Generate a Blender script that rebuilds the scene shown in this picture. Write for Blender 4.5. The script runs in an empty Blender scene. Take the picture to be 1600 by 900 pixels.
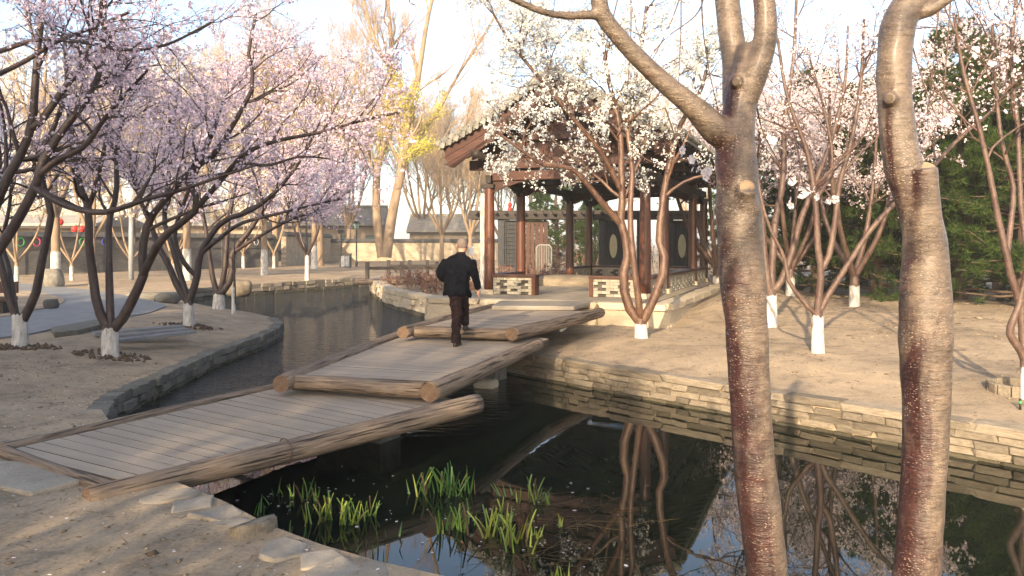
import bpy, bmesh, math, random
import numpy as np
from mathutils import Vector, Matrix, noise as mnoise
from mathutils.geometry import delaunay_2d_cdt

# ------------------------------------------------------------------ camera, sky, sun, exposure
scene = bpy.context.scene
CAM_Z = 1.85
FOC = 1202.0            # focal length in pixels of the 1600 px wide photograph
HOR = 380.0             # row of the horizon
cam_data = bpy.data.cameras.new("camera")
cam = bpy.data.objects.new("camera", cam_data)
scene.collection.objects.link(cam)
cam.location = (0, 0, CAM_Z)
cam.rotation_euler = (math.radians(90), 0, 0)
cam_data.sensor_width = 36.0
cam_data.lens = 36.0 * FOC / 1600.0
cam_data.shift_y = -(450.0 - HOR) / 1600.0
cam_data.clip_end = 2000
cam_data.clip_start = 0.05
scene.camera = cam

SUN_EL = math.radians(20)
SUN_AZ = math.radians(197)           # clockwise from +Y: behind the camera, a little to its left
world = bpy.data.worlds.new("World")
scene.world = world
world.use_nodes = True
wn = world.node_tree
wn.nodes.clear()
sky = wn.nodes.new("ShaderNodeTexSky")
sky.sky_type = 'NISHITA'
sky.sun_disc = False
sky.sun_elevation = SUN_EL
sky.sun_rotation = SUN_AZ
sky.air_density = 0.85
sky.dust_density = 2.2
sky.ozone_density = 0.0
bg = wn.nodes.new("ShaderNodeBackground")
bg.inputs['Strength'].default_value = 0.15
wo = wn.nodes.new("ShaderNodeOutputWorld")
wn.links.new(sky.outputs[0], bg.inputs[0])
wn.links.new(bg.outputs[0], wo.inputs[0])

sun_data = bpy.data.lights.new("sun", 'SUN')
sun_data.energy = 3.9
sun_data.angle = math.radians(0.6)
sun_data.color = (1.0, 0.785, 0.53)
sun = bpy.data.objects.new("sun", sun_data)
scene.collection.objects.link(sun)
sdir = Vector((math.sin(SUN_AZ) * math.cos(SUN_EL), math.cos(SUN_AZ) * math.cos(SUN_EL), math.sin(SUN_EL)))
sun.rotation_euler = sdir.to_track_quat('Z', 'Y').to_euler()
sun.location = sdir * 60

scene.view_settings.view_transform = 'Standard'
scene.view_settings.look = 'None'
scene.view_settings.exposure = 1.55
scene.view_settings.gamma = 1.0
scene.view_settings.use_curve_mapping = False
try:
    scene.cycles.use_denoising = True
    scene.cycles.use_adaptive_sampling = True
    scene.cycles.adaptive_threshold = 0.02
    scene.cycles.max_bounces = 4
    scene.cycles.diffuse_bounces = 2
    scene.cycles.glossy_bounces = 3
    scene.cycles.transmission_bounces = 2
    scene.cycles.volume_bounces = 0
    scene.cycles.caustics_reflective = False
    scene.cycles.caustics_refractive = False
except Exception:
    pass

HAZE = 0.0011

# ------------------------------------------------------------------ helpers
C = scene.collection
RNG = np.random.default_rng(7)
random.seed(7)

def S(px, py, z=0.0):
    """survey: where the sight line through photo point (px, py) meets height z"""
    d = FOC * (CAM_Z - z) / (py - HOR)
    return Vector(((px - 800) / FOC * d, d, z))

def P(px, py, d):
    """survey: the point at distance d along the sight line"""
    return Vector(((px - 800) / FOC * d, d, CAM_Z - (py - HOR) / FOC * d))

def mesh_arrays(name, verts, face_groups, smooth=True):
    me = bpy.data.meshes.new(name)
    verts = np.asarray(verts, dtype=np.float32).reshape(-1, 3)
    me.vertices.add(len(verts))
    me.vertices.foreach_set("co", verts.ravel())
    fg = [np.asarray(f, dtype=np.int32) for f in face_groups if len(f)]
    nl = sum(f.size for f in fg)
    nf = sum(len(f) for f in fg)
    me.loops.add(nl)
    me.polygons.add(nf)
    me.loops.foreach_set("vertex_index", np.concatenate([f.ravel() for f in fg]))
    tot = np.concatenate([np.full(len(f), f.shape[1], dtype=np.int32) for f in fg])
    start = np.concatenate([[0], np.cumsum(tot)[:-1]]).astype(np.int32)
    me.polygons.foreach_set("loop_start", start)
    me.polygons.foreach_set("loop_total", tot)
    me.polygons.foreach_set("use_smooth", np.full(nf, smooth, dtype=bool))
    me.update(calc_edges=True)
    me.validate()
    return me

def obj(name, me, material=None, parent=None, loc=None, rot=None):
    o = bpy.data.objects.new(name, me)
    C.objects.link(o)
    if material is not None and me is not None:
        ms = material if isinstance(material, (list, tuple)) else [material]
        if len(me.materials) == 0:
            for m in ms:
                me.materials.append(m)
    if parent is not None:
        o.parent = parent
    if loc is not None:
        o.location = loc
    if rot is not None:
        o.rotation_euler = rot
    return o

def empty(name, loc=(0, 0, 0), rz=0.0):
    o = bpy.data.objects.new(name, None)
    C.objects.link(o)
    o.location = loc
    o.rotation_euler = (0, 0, rz)
    o.empty_display_size = 0.2
    return o

def tag(o, label=None, cat=None, group=None, kind=None):
    if label: o["label"] = label
    if cat:
        o["category"] = cat
        if not kind: o["kind"] = "thing"
    if group: o["group"] = group
    if kind: o["kind"] = kind
    return o

def copy_tree(src, loc=None, rz=None, scale=None):
    r = src.copy()
    C.objects.link(r)
    for ch in src.children:
        c = ch.copy(); C.objects.link(c); c.parent = r
        for g in ch.children:
            d = g.copy(); C.objects.link(d); d.parent = c
    if loc is not None: r.location = loc
    if rz is not None: r.rotation_euler = (0, 0, rz)
    if scale is not None: r.scale = (scale,) * 3
    return r

class MB:
    """collects vertices and faces of one mesh"""
    def __init__(s):
        s.v = []; s.f = {}; s.n = 0
    def add(s, verts, faces):
        verts = np.asarray(verts, dtype=float).reshape(-1, 3)
        for f in faces:
            s.f.setdefault(len(f), []).append(np.asarray(f, dtype=np.int64) + s.n)
        s.v.append(verts); s.n += len(verts)
    def add_arr(s, verts, farr):
        farr = np.asarray(farr)
        s.f.setdefault(farr.shape[1], []).append((farr + s.n))
        s.v.append(np.asarray(verts, dtype=float).reshape(-1, 3)); s.n += len(s.v[-1])
    def box(s, c, size, rz=0.0):
        x, y, z = size[0] / 2, size[1] / 2, size[2] / 2
        vs = np.array([[i, j, k] for i in (-x, x) for j in (-y, y) for k in (-z, z)])
        if rz:
            ca, sa = math.cos(rz), math.sin(rz)
            vs = np.stack([vs[:, 0] * ca - vs[:, 1] * sa, vs[:, 0] * sa + vs[:, 1] * ca, vs[:, 2]], 1)
        s.add(vs + np.asarray(c, dtype=float), [(0, 1, 3, 2), (4, 6, 7, 5), (0, 4, 5, 1), (2, 3, 7, 6), (0, 2, 6, 4), (1, 5, 7, 3)])
    def bar(s, a, b, w, h):
        """square bar from a to b"""
        a = Vector(a); b = Vector(b); t = (b - a).normalized()
        up = Vector((0, 0, 1)) if abs(t.z) < .95 else Vector((0, 1, 0))
        n = t.cross(up).normalized(); m = n.cross(t).normalized()
        vs = []
        for p in (a, b):
            for i, j in ((-1, -1), (1, -1), (1, 1), (-1, 1)):
                vs.append(p + n * (i * w / 2) + m * (j * h / 2))
        s.add([tuple(v) for v in vs], [(0, 3, 2, 1), (4, 5, 6, 7), (0, 1, 5, 4), (1, 2, 6, 5), (2, 3, 7, 6), (3, 0, 4, 7)])
    def tube(s, pts, rad, sides=8, caps=True):
        pts = np.asarray([tuple(p) for p in pts], dtype=float)
        rad = np.broadcast_to(np.asarray(rad, dtype=float), (len(pts),))
        V, F = tubes(pts[None], rad[None], sides)
        s.add_arr(V, F)
        if caps:
            n = len(pts)
            a = s.n - len(V)
            s.f.setdefault(sides, []).append(np.arange(sides)[::-1] + a)
            s.f.setdefault(sides, []).append(np.arange(sides) + a + (n - 1) * sides)
    def prism(s, poly, y0, y1):
        """polygon in x,z swept along y"""
        n = len(poly)
        vs = [(x, y0, z) for x, z in poly] + [(x, y1, z) for x, z in poly]
        fs = [tuple(range(n)), tuple(range(2 * n - 1, n - 1, -1))]
        for i in range(n):
            j = (i + 1) % n
            fs.append((j, i, n + i, n + j))
        s.add(vs, fs)
    def mesh(s, name, smooth=False):
        gr = []
        for k, lst in s.f.items():
            gr.append(np.concatenate([np.asarray(a).reshape(-1, k) for a in lst]))
        return mesh_arrays(name, np.concatenate(s.v), gr, smooth)
    def build(s, name, material, parent=None, smooth=False, loc=None, rot=None):
        return obj(name, s.mesh(name, smooth), material, parent, loc, rot)

def tubes(Pt, R, sides):
    """N polylines of K points -> verts, quad faces"""
    N, K, _ = Pt.shape
    T = np.gradient(Pt, axis=1)
    T /= np.linalg.norm(T, axis=2, keepdims=True) + 1e-9
    mean = np.abs(T.mean(axis=1))
    ref = np.zeros((N, 3))
    ref[np.arange(N), mean.argmin(axis=1)] = 1
    Nn = np.cross(T, ref[:, None, :])
    Nn /= np.linalg.norm(Nn, axis=2, keepdims=True) + 1e-9
    B = np.cross(T, Nn)
    a = np.arange(sides) * 2 * math.pi / sides
    ring = Nn[:, :, None, :] * np.cos(a)[None, None, :, None] + B[:, :, None, :] * np.sin(a)[None, None, :, None]
    V = Pt[:, :, None, :] + ring * R[:, :, None, None]
    i = np.arange(K - 1)[:, None] * sides
    j = np.arange(sides)[None, :]
    j2 = (j + 1) % sides
    q = np.stack([i + j, i + j2, i + sides + j2, i + sides + j], axis=-1).reshape(-1, 4)
    F = (q[None] + (np.arange(N) * K * sides)[:, None, None]).reshape(-1, 4)
    return V.reshape(-1, 3), F

def catmull(pts, n):
    pts = np.asarray([tuple(p) for p in pts], dtype=float)
    if len(pts) == 2:
        t = np.linspace(0, 1, n)[:, None]
        return pts[0] * (1 - t) + pts[1] * t
    ext = np.concatenate([[2 * pts[0] - pts[1]], pts, [2 * pts[-1] - pts[-2]]])
    seg = np.linalg.norm(np.diff(pts, axis=0), axis=1)
    cum = np.concatenate([[0], np.cumsum(seg)])
    out = []
    for d in np.linspace(0, cum[-1], n):
        k = min(np.searchsorted(cum, d, side='right') - 1, len(pts) - 2)
        t = (d - cum[k]) / max(seg[k], 1e-9)
        p0, p1, p2, p3 = ext[k:k + 4]
        out.append(0.5 * ((2 * p1) + (-p0 + p2) * t + (2 * p0 - 5 * p1 + 4 * p2 - p3) * t ** 2 + (-p0 + 3 * p1 - 3 * p2 + p3) * t ** 3))
    return np.array(out)

# ------------------------------------------------------------------ materials
def new_mat(name):
    m = bpy.data.materials.new(name)
    m.use_nodes = True
    nt = m.node_tree
    b = nt.nodes["Principled BSDF"]
    return m, nt, b

def ramp(nt, fac, cols):
    r = nt.nodes.new("ShaderNodeValToRGB")
    els = r.color_ramp.elements
    while len(els) < len(cols): els.new(0.5)
    for e, (p, c) in zip(els, cols):
        e.position = p; e.color = (*c, 1)
    nt.links.new(fac, r.inputs[0])
    return r.outputs[0]

def coords(nt, scale=(1, 1, 1), kind='Object', rand_shift=True):
    tc = nt.nodes.new("ShaderNodeTexCoord")
    mp = nt.nodes.new("ShaderNodeMapping")
    mp.inputs['Scale'].default_value = scale
    nt.links.new(tc.outputs[kind], mp.inputs[0])
    if rand_shift:
        oi = nt.nodes.new("ShaderNodeObjectInfo")
        mu = nt.nodes.new("ShaderNodeMath"); mu.operation = 'MULTIPLY'; mu.inputs[1].default_value = 37.0
        nt.links.new(oi.outputs['Random'], mu.inputs[0])
        nt.links.new(mu.outputs[0], mp.inputs['Location'])
    return mp.outputs[0]

def noise(nt, vec, scale, detail=5, rough=.6, dist=0.0):
    n = nt.nodes.new("ShaderNodeTexNoise")
    n.inputs['Scale'].default_value = scale
    n.inputs['Detail'].default_value = detail
    n.inputs['Roughness'].default_value = rough
    n.inputs['Distortion'].default_value = dist
    nt.links.new(vec, n.inputs['Vector'])
    return n.outputs['Fac']

def mixc(nt, fac, a, b, mode='MIX'):
    m = nt.nodes.new("ShaderNodeMix"); m.data_type = 'RGBA'; m.blend_type = mode
    if isinstance(fac, (int, float)): m.inputs[0].default_value = fac
    else: nt.links.new(fac, m.inputs[0])
    for k, v in ((6, a), (7, b)):
        if isinstance(v, tuple): m.inputs[k].default_value = (*v, 1)
        else: nt.links.new(v, m.inputs[k])
    return m.outputs[2]

def bump(nt, b, h, strength=.4, dist=.02):
    bn = nt.nodes.new("ShaderNodeBump")
    bn.inputs['Strength'].default_value = strength
    bn.inputs['Distance'].default_value = dist
    nt.links.new(h, bn.inputs['Height'])
    nt.links.new(bn.outputs[0], b.inputs['Normal'])

def rand_value(nt, col, lo=.75, hi=1.2):
    """each piece a little lighter or darker"""
    oi = nt.nodes.new("ShaderNodeObjectInfo")
    mr = nt.nodes.new("ShaderNodeMapRange")
    mr.inputs['To Min'].default_value = lo; mr.inputs['To Max'].default_value = hi
    nt.links.new(oi.outputs['Random'], mr.inputs[0])
    hs = nt.nodes.new("ShaderNodeHueSaturation")
    nt.links.new(mr.outputs[0], hs.inputs['Value'])
    nt.links.new(col, hs.inputs['Color'])
    return hs.outputs[0]

def nmat(name, c0, c1, scale=6, rough=.8, bs=.3, bd=.01, stretch=(1, 1, 1), rnd=None, c2=None, spec=.3, fine=None):
    m, nt, b = new_mat(name)
    v = coords(nt, stretch)
    n = noise(nt, v, scale)
    cols = [(.3, c0), (.7, c1)] if c2 is None else [(.25, c0), (.5, c1), (.75, c2)]
    col = ramp(nt, n, cols)
    if fine:
        n2 = noise(nt, v, fine, 3)
        col = mixc(nt, .35, col, ramp(nt, n2, [(.3, (.25, .25, .25)), (.7, (.8, .8, .8))]), 'OVERLAY')
    if rnd: col = rand_value(nt, col, *rnd)
    nt.links.new(col, b.inputs['Base Color'])
    b.inputs['Roughness'].default_value = rough
    b.inputs['Specular IOR Level'].default_value = spec
    if bs:
        n3 = noise(nt, v, scale * 3, 6, .65)
        bump(nt, b, n3, bs, bd)
    return m

def ground_mat():
    m, nt, b = new_mat("packed_earth")
    v = coords(nt, rand_shift=False)
    big = noise(nt, v, .35, 5, .6)
    mid = noise(nt, v, 2.2, 8, .72, .6)
    fine = noise(nt, v, 38, 5, .7)
    col = ramp(nt, big, [(.3, (.21, .165, .115)), (.55, (.32, .25, .172)), (.75, (.38, .30, .205))])
    col = mixc(nt, .65, col, ramp(nt, mid, [(.30, (.16, .16, .16)), (.48, (.50, .50, .50)), (.68, (.74, .72, .68))]), 'OVERLAY')
    col = mixc(nt, .45, col, ramp(nt, fine, [(.3, (.22, .21, .2)), (.5, (.5, .5, .5)), (.72, (.8, .78, .74))]), 'OVERLAY')
    vo = nt.nodes.new("ShaderNodeTexVoronoi"); vo.inputs['Scale'].default_value = 9
    nt.links.new(v, vo.inputs['Vector'])
    sp = ramp(nt, vo.outputs['Distance'], [(.05, (1, 1, 1)), (.12, (0, 0, 0))])
    col = mixc(nt, sp, col, (.10, .075, .05))
    nt.links.new(col, b.inputs['Base Color'])
    b.inputs['Roughness'].default_value = .95
    b.inputs['Specular IOR Level'].default_value = .12
    ad = nt.nodes.new("ShaderNodeMath"); ad.operation = 'MULTIPLY_ADD'
    ad.inputs[1].default_value = .25
    nt.links.new(fine, ad.inputs[0]); nt.links.new(mid, ad.inputs[2])
    bump(nt, b, ad.outputs[0], .8, .022)
    return m

def water_mat():
    m, nt, b = new_mat("pond_water")
    v = coords(nt, (1, 1, 1), rand_shift=False)
    b.inputs['Base Color'].default_value = (.007, .010, .006, 1)
    b.inputs['Roughness'].default_value = .015
    b.inputs['IOR'].default_value = 1.33
    b.inputs['Specular IOR Level'].default_value = .70
    n1 = noise(nt, v, 1.6, 2, .5, .4)
    v2 = coords(nt, (3.0, 8.0, 1), rand_shift=False)
    n2 = noise(nt, v2, 1.3, 3, .55, .3)
    # a breeze ruffles the open water beyond the bridge
    sx = nt.nodes.new("ShaderNodeSeparateXYZ")
    nt.links.new(v, sx.inputs[0])
    mr = nt.nodes.new("ShaderNodeMapRange")
    mr.inputs['From Min'].default_value = 9.0; mr.inputs['From Max'].default_value = 17.0
    mr.inputs['To Min'].default_value = .008; mr.inputs['To Max'].default_value = 5.0
    nt.links.new(sx.outputs['Y'], mr.inputs[0])
    mu = nt.nodes.new("ShaderNodeMath"); mu.operation = 'MULTIPLY'
    mr2 = nt.nodes.new("ShaderNodeMapRange")
    mr2.inputs['From Min'].default_value = .2; mr2.inputs['From Max'].default_value = -2.2
    mr2.inputs['To Min'].default_value = .01; mr2.inputs['To Max'].default_value = 1.0
    nt.links.new(sx.outputs['X'], mr2.inputs[0])
    mm = nt.nodes.new("ShaderNodeMath"); mm.operation = 'MULTIPLY'
    nt.links.new(mr.outputs[0], mm.inputs[0]); nt.links.new(mr2.outputs[0], mm.inputs[1])
    nt.links.new(n2, mu.inputs[0]); nt.links.new(mm.outputs[0], mu.inputs[1])
    ad = nt.nodes.new("ShaderNodeMath"); ad.operation = 'MULTIPLY_ADD'; ad.inputs[1].default_value = .018
    nt.links.new(n1, ad.inputs[0]); nt.links.new(mu.outputs[0], ad.inputs[2])
    bump(nt, b, ad.outputs[0], 1.0, .035)
    return m

def log_mat(name, a, bcol, c):
    m, nt, b = new_mat(name)
    v = coords(nt, (1.3, 22, 22))
    n = noise(nt, v, 2.2, 8, .72, .25)
    col = ramp(nt, n, [(.28, a), (.5, bcol), (.72, c)])
    v2 = coords(nt, (.8, 30, 30))
    cr = noise(nt, v2, 1.6, 3, .5, .2)
    ck = ramp(nt, cr, [(.36, (0, 0, 0)), (.43, (1, 1, 1))])
    col = mixc(nt, 1.0, col, mixc(nt, .75, (1., 1., 1.), ck), 'MULTIPLY')
    nt.links.new(col, b.inputs['Base Color'])
    b.inputs['Roughness'].default_value = .75
    b.inputs['Specular IOR Level'].default_value = .25
    mm = nt.nodes.new("ShaderNodeMath"); mm.operation = 'MULTIPLY_ADD'; mm.inputs[1].default_value = .5
    nt.links.new(n, mm.inputs[0])
    bw = nt.nodes.new("ShaderNodeRGBToBW"); nt.links.new(ck, bw.inputs[0]); nt.links.new(bw.outputs[0], mm.inputs[2])
    bump(nt, b, mm.outputs[0], .9, .018)
    return m

def endgrain_mat():
    m, nt, b = new_mat("end_grain")
    v = coords(nt, (0, 1, 1), rand_shift=False)
    w = nt.nodes.new("ShaderNodeTexWave"); w.wave_type = 'RINGS'; w.rings_direction = 'X'
    w.inputs['Scale'].default_value = 14; w.inputs['Distortion'].default_value = 3; w.inputs['Detail'].default_value = 3
    nt.links.new(v, w.inputs[0])
    n = noise(nt, v, 18, 4)
    col = mixc(nt, .5, ramp(nt, w.outputs[0], [(.2, (.10, .06, .035)), (.8, (.22, .135, .08))]), ramp(nt, n, [(.3, (.06, .038, .024)), (.7, (.23, .15, .09))]))
    nt.links.new(col, b.inputs['Base Color'])
    b.inputs['Roughness'].default_value = .85
    bump(nt, b, w.outputs[0], .5, .006)
    return m

def cherry_bark(name, grey, red, white_dots=.5, split=(.42, .58), rough=.38, front=False):
    m, nt, b = new_mat(name)
    v = coords(nt)
    vb = coords(nt, (1, 1, .35))
    big = noise(nt, vb, 7.0, 5, .65, .6)
    if front:      # peeled red bark shows low down and on the left side, grey bark higher up
        tc = nt.nodes.new("ShaderNodeTexCoord")
        sz = nt.nodes.new("ShaderNodeSeparateXYZ"); nt.links.new(tc.outputs['Object'], sz.inputs[0])
        sn = nt.nodes.new("ShaderNodeSeparateXYZ"); nt.links.new(tc.outputs['Normal'], sn.inputs[0])
        k1 = nt.nodes.new("ShaderNodeMath"); k1.operation = 'MULTIPLY_ADD'; k1.inputs[1].default_value = .13; k1.inputs[2].default_value = -.16
        nt.links.new(sz.outputs['Z'], k1.inputs[0])
        k2 = nt.nodes.new("ShaderNodeMath"); k2.operation = 'MULTIPLY_ADD'; k2.inputs[1].default_value = .17
        nt.links.new(sn.outputs['X'], k2.inputs[0]); nt.links.new(k1.outputs[0], k2.inputs[2])
        k3 = nt.nodes.new("ShaderNodeMath"); k3.operation = 'ADD'
        nt.links.new(big, k3.inputs[0]); nt.links.new(k2.outputs[0], k3.inputs[1])
        big = k3.outputs[0]
    col = ramp(nt, big, [(split[0], red), (split[1], grey)])
    v2 = coords(nt, (24, 24, 80))
    fl = noise(nt, v2, 1.0, 6, .7)
    col = mixc(nt, .7, col, ramp(nt, fl, [(.3, (.18, .17, .16)), (.5, (.5, .5, .5)), (.7, (.80, .78, .74))]), 'OVERLAY')
    blot = noise(nt, v, 16, 4, .6)
    col = mixc(nt, .45, col, ramp(nt, blot, [(.35, (.25, .24, .23)), (.65, (.72, .70, .68))]), 'OVERLAY')
    v3 = coords(nt, (85, 85, 170))
    vo = nt.nodes.new("ShaderNodeTexVoronoi"); vo.inputs['Scale'].default_value = 1.0
    nt.links.new(v3, vo.inputs['Vector'])
    dots = ramp(nt, vo.outputs['Distance'], [(.20, (1, 1, 1)), (.36, (0, 0, 0))])
    rn = ramp(nt, vo.outputs['Color'], [(.25, (0, 0, 0)), (.6, (1, 1, 1))])
    d2 = mixc(nt, 1.0, dots, rn, 'MULTIPLY')
    cl = ramp(nt, noise(nt, v, 9, 3, .6), [(.40, (.1, .1, .1)), (.62, (1, 1, 1))])
    d2 = mixc(nt, 1.0, d2, cl, 'MULTIPLY')
    d3 = mixc(nt, white_dots, (0., 0., 0.), d2)
    col = mixc(nt, d3, col, (.40, .32, .26))
    nt.links.new(col, b.inputs['Base Color'])
    b.inputs['Roughness'].default_value = rough
    b.inputs['Specular IOR Level'].default_value = .5
    if front:
        b.inputs['Coat Weight'].default_value = .14; b.inputs['Coat Roughness'].default_value = .28
    bw = nt.nodes.new("ShaderNodeRGBToBW"); nt.links.new(d2, bw.inputs[0])
    a1 = nt.nodes.new("ShaderNodeMath"); a1.operation = 'MULTIPLY_ADD'; a1.inputs[1].default_value = .35
    nt.links.new(bw.outputs[0], a1.inputs[0]); nt.links.new(fl, a1.inputs[2])
    a2 = nt.nodes.new('ShaderNodeMath'); a2.operation = 'MULTIPLY_ADD'; a2.inputs[1].default_value = 1.2
    nt.links.new(noise(nt, coords(nt, (7, 7, 26)), 1.6, 4, .6, .5), a2.inputs[0]); nt.links.new(a1.outputs[0], a2.inputs[2])
    bump(nt, b, a2.outputs[0], .8, .007)
    return m

def petal_mat(name, cols, trans=.35):
    m = bpy.data.materials.new(name); m.use_nodes = True
    nt = m.node_tree
    nt.nodes.clear()
    out = nt.nodes.new("ShaderNodeOutputMaterial")
    g = nt.nodes.new("ShaderNodeNewGeometry")
    n = len(cols)
    col = ramp(nt, g.outputs['Random Per Island'], [(i / max(n - 1, 1), c) for i, c in enumerate(cols)])
    d = nt.nodes.new("ShaderNodeBsdfDiffuse"); t = nt.nodes.new("ShaderNodeBsdfTranslucent")
    mx = nt.nodes.new("ShaderNodeMixShader"); mx.inputs[0].default_value = trans
    nt.links.new(col, d.inputs[0]); nt.links.new(col, t.inputs[0])
    nt.links.new(d.outputs[0], mx.inputs[1]); nt.links.new(t.outputs[0], mx.inputs[2])
    nt.links.new(mx.outputs[0], out.inputs[0])
    return m

def brick_mat(name, c1, c2, mortar, sc=(1, 1), bw=.28, bh=.07):
    m, nt, b = new_mat(name)
    tc = nt.nodes.new("ShaderNodeTexCoord")
    sx = nt.nodes.new("ShaderNodeSeparateXYZ"); nt.links.new(tc.outputs['Object'], sx.inputs[0])
    cb = nt.nodes.new("ShaderNodeCombineXYZ")
    nt.links.new(sx.outputs['X'], cb.inputs[0]); nt.links.new(sx.outputs['Z'], cb.inputs[1])
    br = nt.nodes.new("ShaderNodeTexBrick")
    br.inputs['Scale'].default_value = 1.0
    br.inputs['Brick Width'].default_value = bw; br.inputs['Row Height'].default_value = bh
    br.inputs['Mortar Size'].default_value = .008
    br.inputs['Color1'].default_value = (*c1, 1); br.inputs['Color2'].default_value = (*c2, 1); br.inputs['Mortar'].default_value = (*mortar, 1)
    nt.links.new(cb.outputs[0], br.inputs['Vector'])
    n = noise(nt, tc.outputs['Object'], 1.3, 6, .7)
    col = mixc(nt, .55, br.outputs['Color'], ramp(nt, n, [(.3, (.25, .25, .25)), (.7, (.75, .75, .75))]), 'OVERLAY')
    nt.links.new(col, b.inputs['Base Color'])
    b.inputs['Roughness'].default_value = .9
    bump(nt, b, br.outputs['Fac'], -.4, .01)
    return m

M = {}
M['ground'] = ground_mat()
M['soil'] = nmat('dug_soil', (.07, .05, .033), (.14, .10, .065), 12, .95, .6, .01)
M['water'] = water_mat()
M['path'] = nmat('grey_paving', (.150, .152, .152), (.205, .207, .205), 3, .85, .15, .004, fine=60)
M['log'] = log_mat('weathered_log', (.075, .054, .040), (.19, .142, .102), (.29, .225, .168))
M['end'] = endgrain_mat()
M['plank'] = nmat('grey_brown_plank', (.285, .228, .168), (.35, .285, .212), 1.2, .72, .25, .003, (1, 9, 9), rnd=(.92, 1.07))
M['dark_plank'] = nmat('dark_step_plank', (.17, .15, .12), (.25, .22, .18), 2.0, .7, .3, .004, (1, 9, 9), rnd=(.9, 1.1))
M['stone_tan'] = nmat('tan_stone', (.155, .126, .090), (.30, .252, .185), 5, .88, .7, .03, rnd=(.6, 1.2), fine=40)
M['stone_grey'] = nmat('grey_stone', (.095, .088, .070), (.20, .185, .15), 6, .88, .6, .02, rnd=(.7, 1.2), fine=40)
M['stone_wet'] = nmat('damp_mossy_stone', (.055, .050, .030), (.125, .105, .068), 6, .6, .7, .03, rnd=(.7, 1.2), fine=40)
M['stone_pale'] = nmat('pale_stone', (.36, .30, .21), (.48, .40, .29), 4, .85, .4, .01, rnd=(.85, 1.1), fine=30)
M['slab'] = nmat('slab_stone', (.23, .195, .15), (.33, .285, .22), 3, .85, .5, .012, rnd=(.85, 1.1), fine=50)
M['red_wood'] = nmat('red_brown_timber', (.045, .015, .008), (.105, .036, .017), 2.2, .38, .25, .004, (9, 9, 1), rnd=(.85, 1.15), spec=.45)
M['red_wood_h'] = nmat('red_brown_board', (.034, .014, .009), (.080, .032, .019), 2.2, .5, .35, .006, (1, 6, 9), rnd=(.85, 1.15))
M['dark_wood'] = nmat('dark_timber', (.018, .014, .011), (.04, .03, .023), 4, .6, .3, .004, rnd=(.8, 1.2))
M['black_wood'] = nmat('black_lattice', (.012, .013, .015), (.03, .031, .034), 4, .5, .2, .003)
M['roof_tile'] = nmat('grey_roof_tile', (.12, .115, .10), (.23, .22, .19), 5, .8, .5, .01, rnd=(.75, 1.2), fine=30)
M['grey_brick'] = nmat('grey_bench_brick', (.25, .225, .175), (.36, .33, .265), 8, .85, .4, .006, rnd=(.8, 1.15))
M['opening_shade'] = nmat('brick_opening_shade', (.055, .05, .042), (.09, .08, .065), 8, .9, .3, .006)
M['whitewash'] = nmat('whitewash', (.17, .14, .11), (.44, .42, .39), 11, .85, .7, .010, (1, 1, .3), fine=22, c2=(.50, .49, .46))
M['bark_left'] = cherry_bark('purple_cherry_bark', (.050, .033, .026), (.030, .015, .011), .15, rough=.5)
M['bark_mid'] = cherry_bark('plum_bark', (.115, .066, .042), (.062, .027, .016), .3, rough=.40)
M['bark_right'] = cherry_bark('cherry_branch_bark', (.105, .068, .050), (.062, .032, .024), .25, rough=.5)
M['bark_front'] = cherry_bark('polished_cherry_bark', (.122, .094, .071), (.032, .010, .008), .8, (.37, .54), rough=.40, front=True)
M['bark_far'] = nmat('pale_willow_bark', (.17, .12, .078), (.28, .205, .135), 3, .9, .5, .03, (1, 1, .3))
M['twig_far'] = nmat('golden_twig', (.30, .215, .13), (.42, .32, .21), 2, .9, 0)
M['twig_grey'] = nmat('dry_twig', (.20, .145, .10), (.32, .24, .17), 2, .9, 0)
M['petal_mauve'] = petal_mat('mauve_petal', [(.66, .50, .62), (.80, .67, .75), (.86, .77, .82), (.74, .57, .68)], .45)
M['petal_pink'] = petal_mat('pale_pink_petal', [(.78, .66, .68), (.84, .77, .78), (.72, .58, .61), (.84, .81, .82)])
M['petal_white'] = petal_mat('white_plum_petal', [(.74, .79, .76), (.66, .71, .67), (.80, .81, .79), (.80, .73, .73)])
M['petal_cream'] = petal_mat('cream_petal', [(.74, .66, .54), (.80, .74, .64), (.66, .58, .48)])
M['leaf_yellow'] = petal_mat('yellow_spring_leaf', [(.55, .50, .05), (.64, .60, .12), (.44, .46, .06)], .4)
M['needle'] = petal_mat('pine_needle', [(.018, .040, .012), (.034, .064, .016), (.062, .086, .020), (.024, .048, .014)], .25)
M['iris'] = petal_mat('iris_leaf', [(.12, .26, .035), (.22, .36, .05), (.34, .42, .06), (.16, .30, .04)], .4)
M['skin'] = nmat('skin', (.40, .22, .15), (.46, .27, .19), 9, .5, .1, .002)
M['coat'] = nmat('navy_wool_coat', (.0025, .003, .0045), (.005, .006, .009), 7, .95, .7, .03, spec=.1)
M['trousers'] = nmat('maroon_trousers', (.011, .006, .006), (.022, .011, .011), 8, .9, .7, .03, spec=.15)
M['shoe'] = nmat('dark_shoe', (.015, .011, .009), (.03, .022, .017), 20, .5, .2, .002)
M['hair'] = nmat('grey_hair', (.10, .075, .06), (.17, .135, .115), 60, .8, .5, .002)
M['white_plastic'] = nmat('white_plastic', (.68, .68, .66), (.78, .78, .76), 3, .4, 0)
M['wall_dark'] = brick_mat('dark_grey_brickwork', (.062, .058, .052), (.10, .094, .083), (.05, .048, .045))
M['wall_tan'] = brick_mat('tan_brickwork', (.34, .27, .185), (.44, .36, .255), (.28, .23, .17), bw=.5, bh=.18)
M['coping_dark'] = nmat('dark_coping', (.05, .047, .043), (.10, .094, .085), 3, .85, .3, .01)
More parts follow.
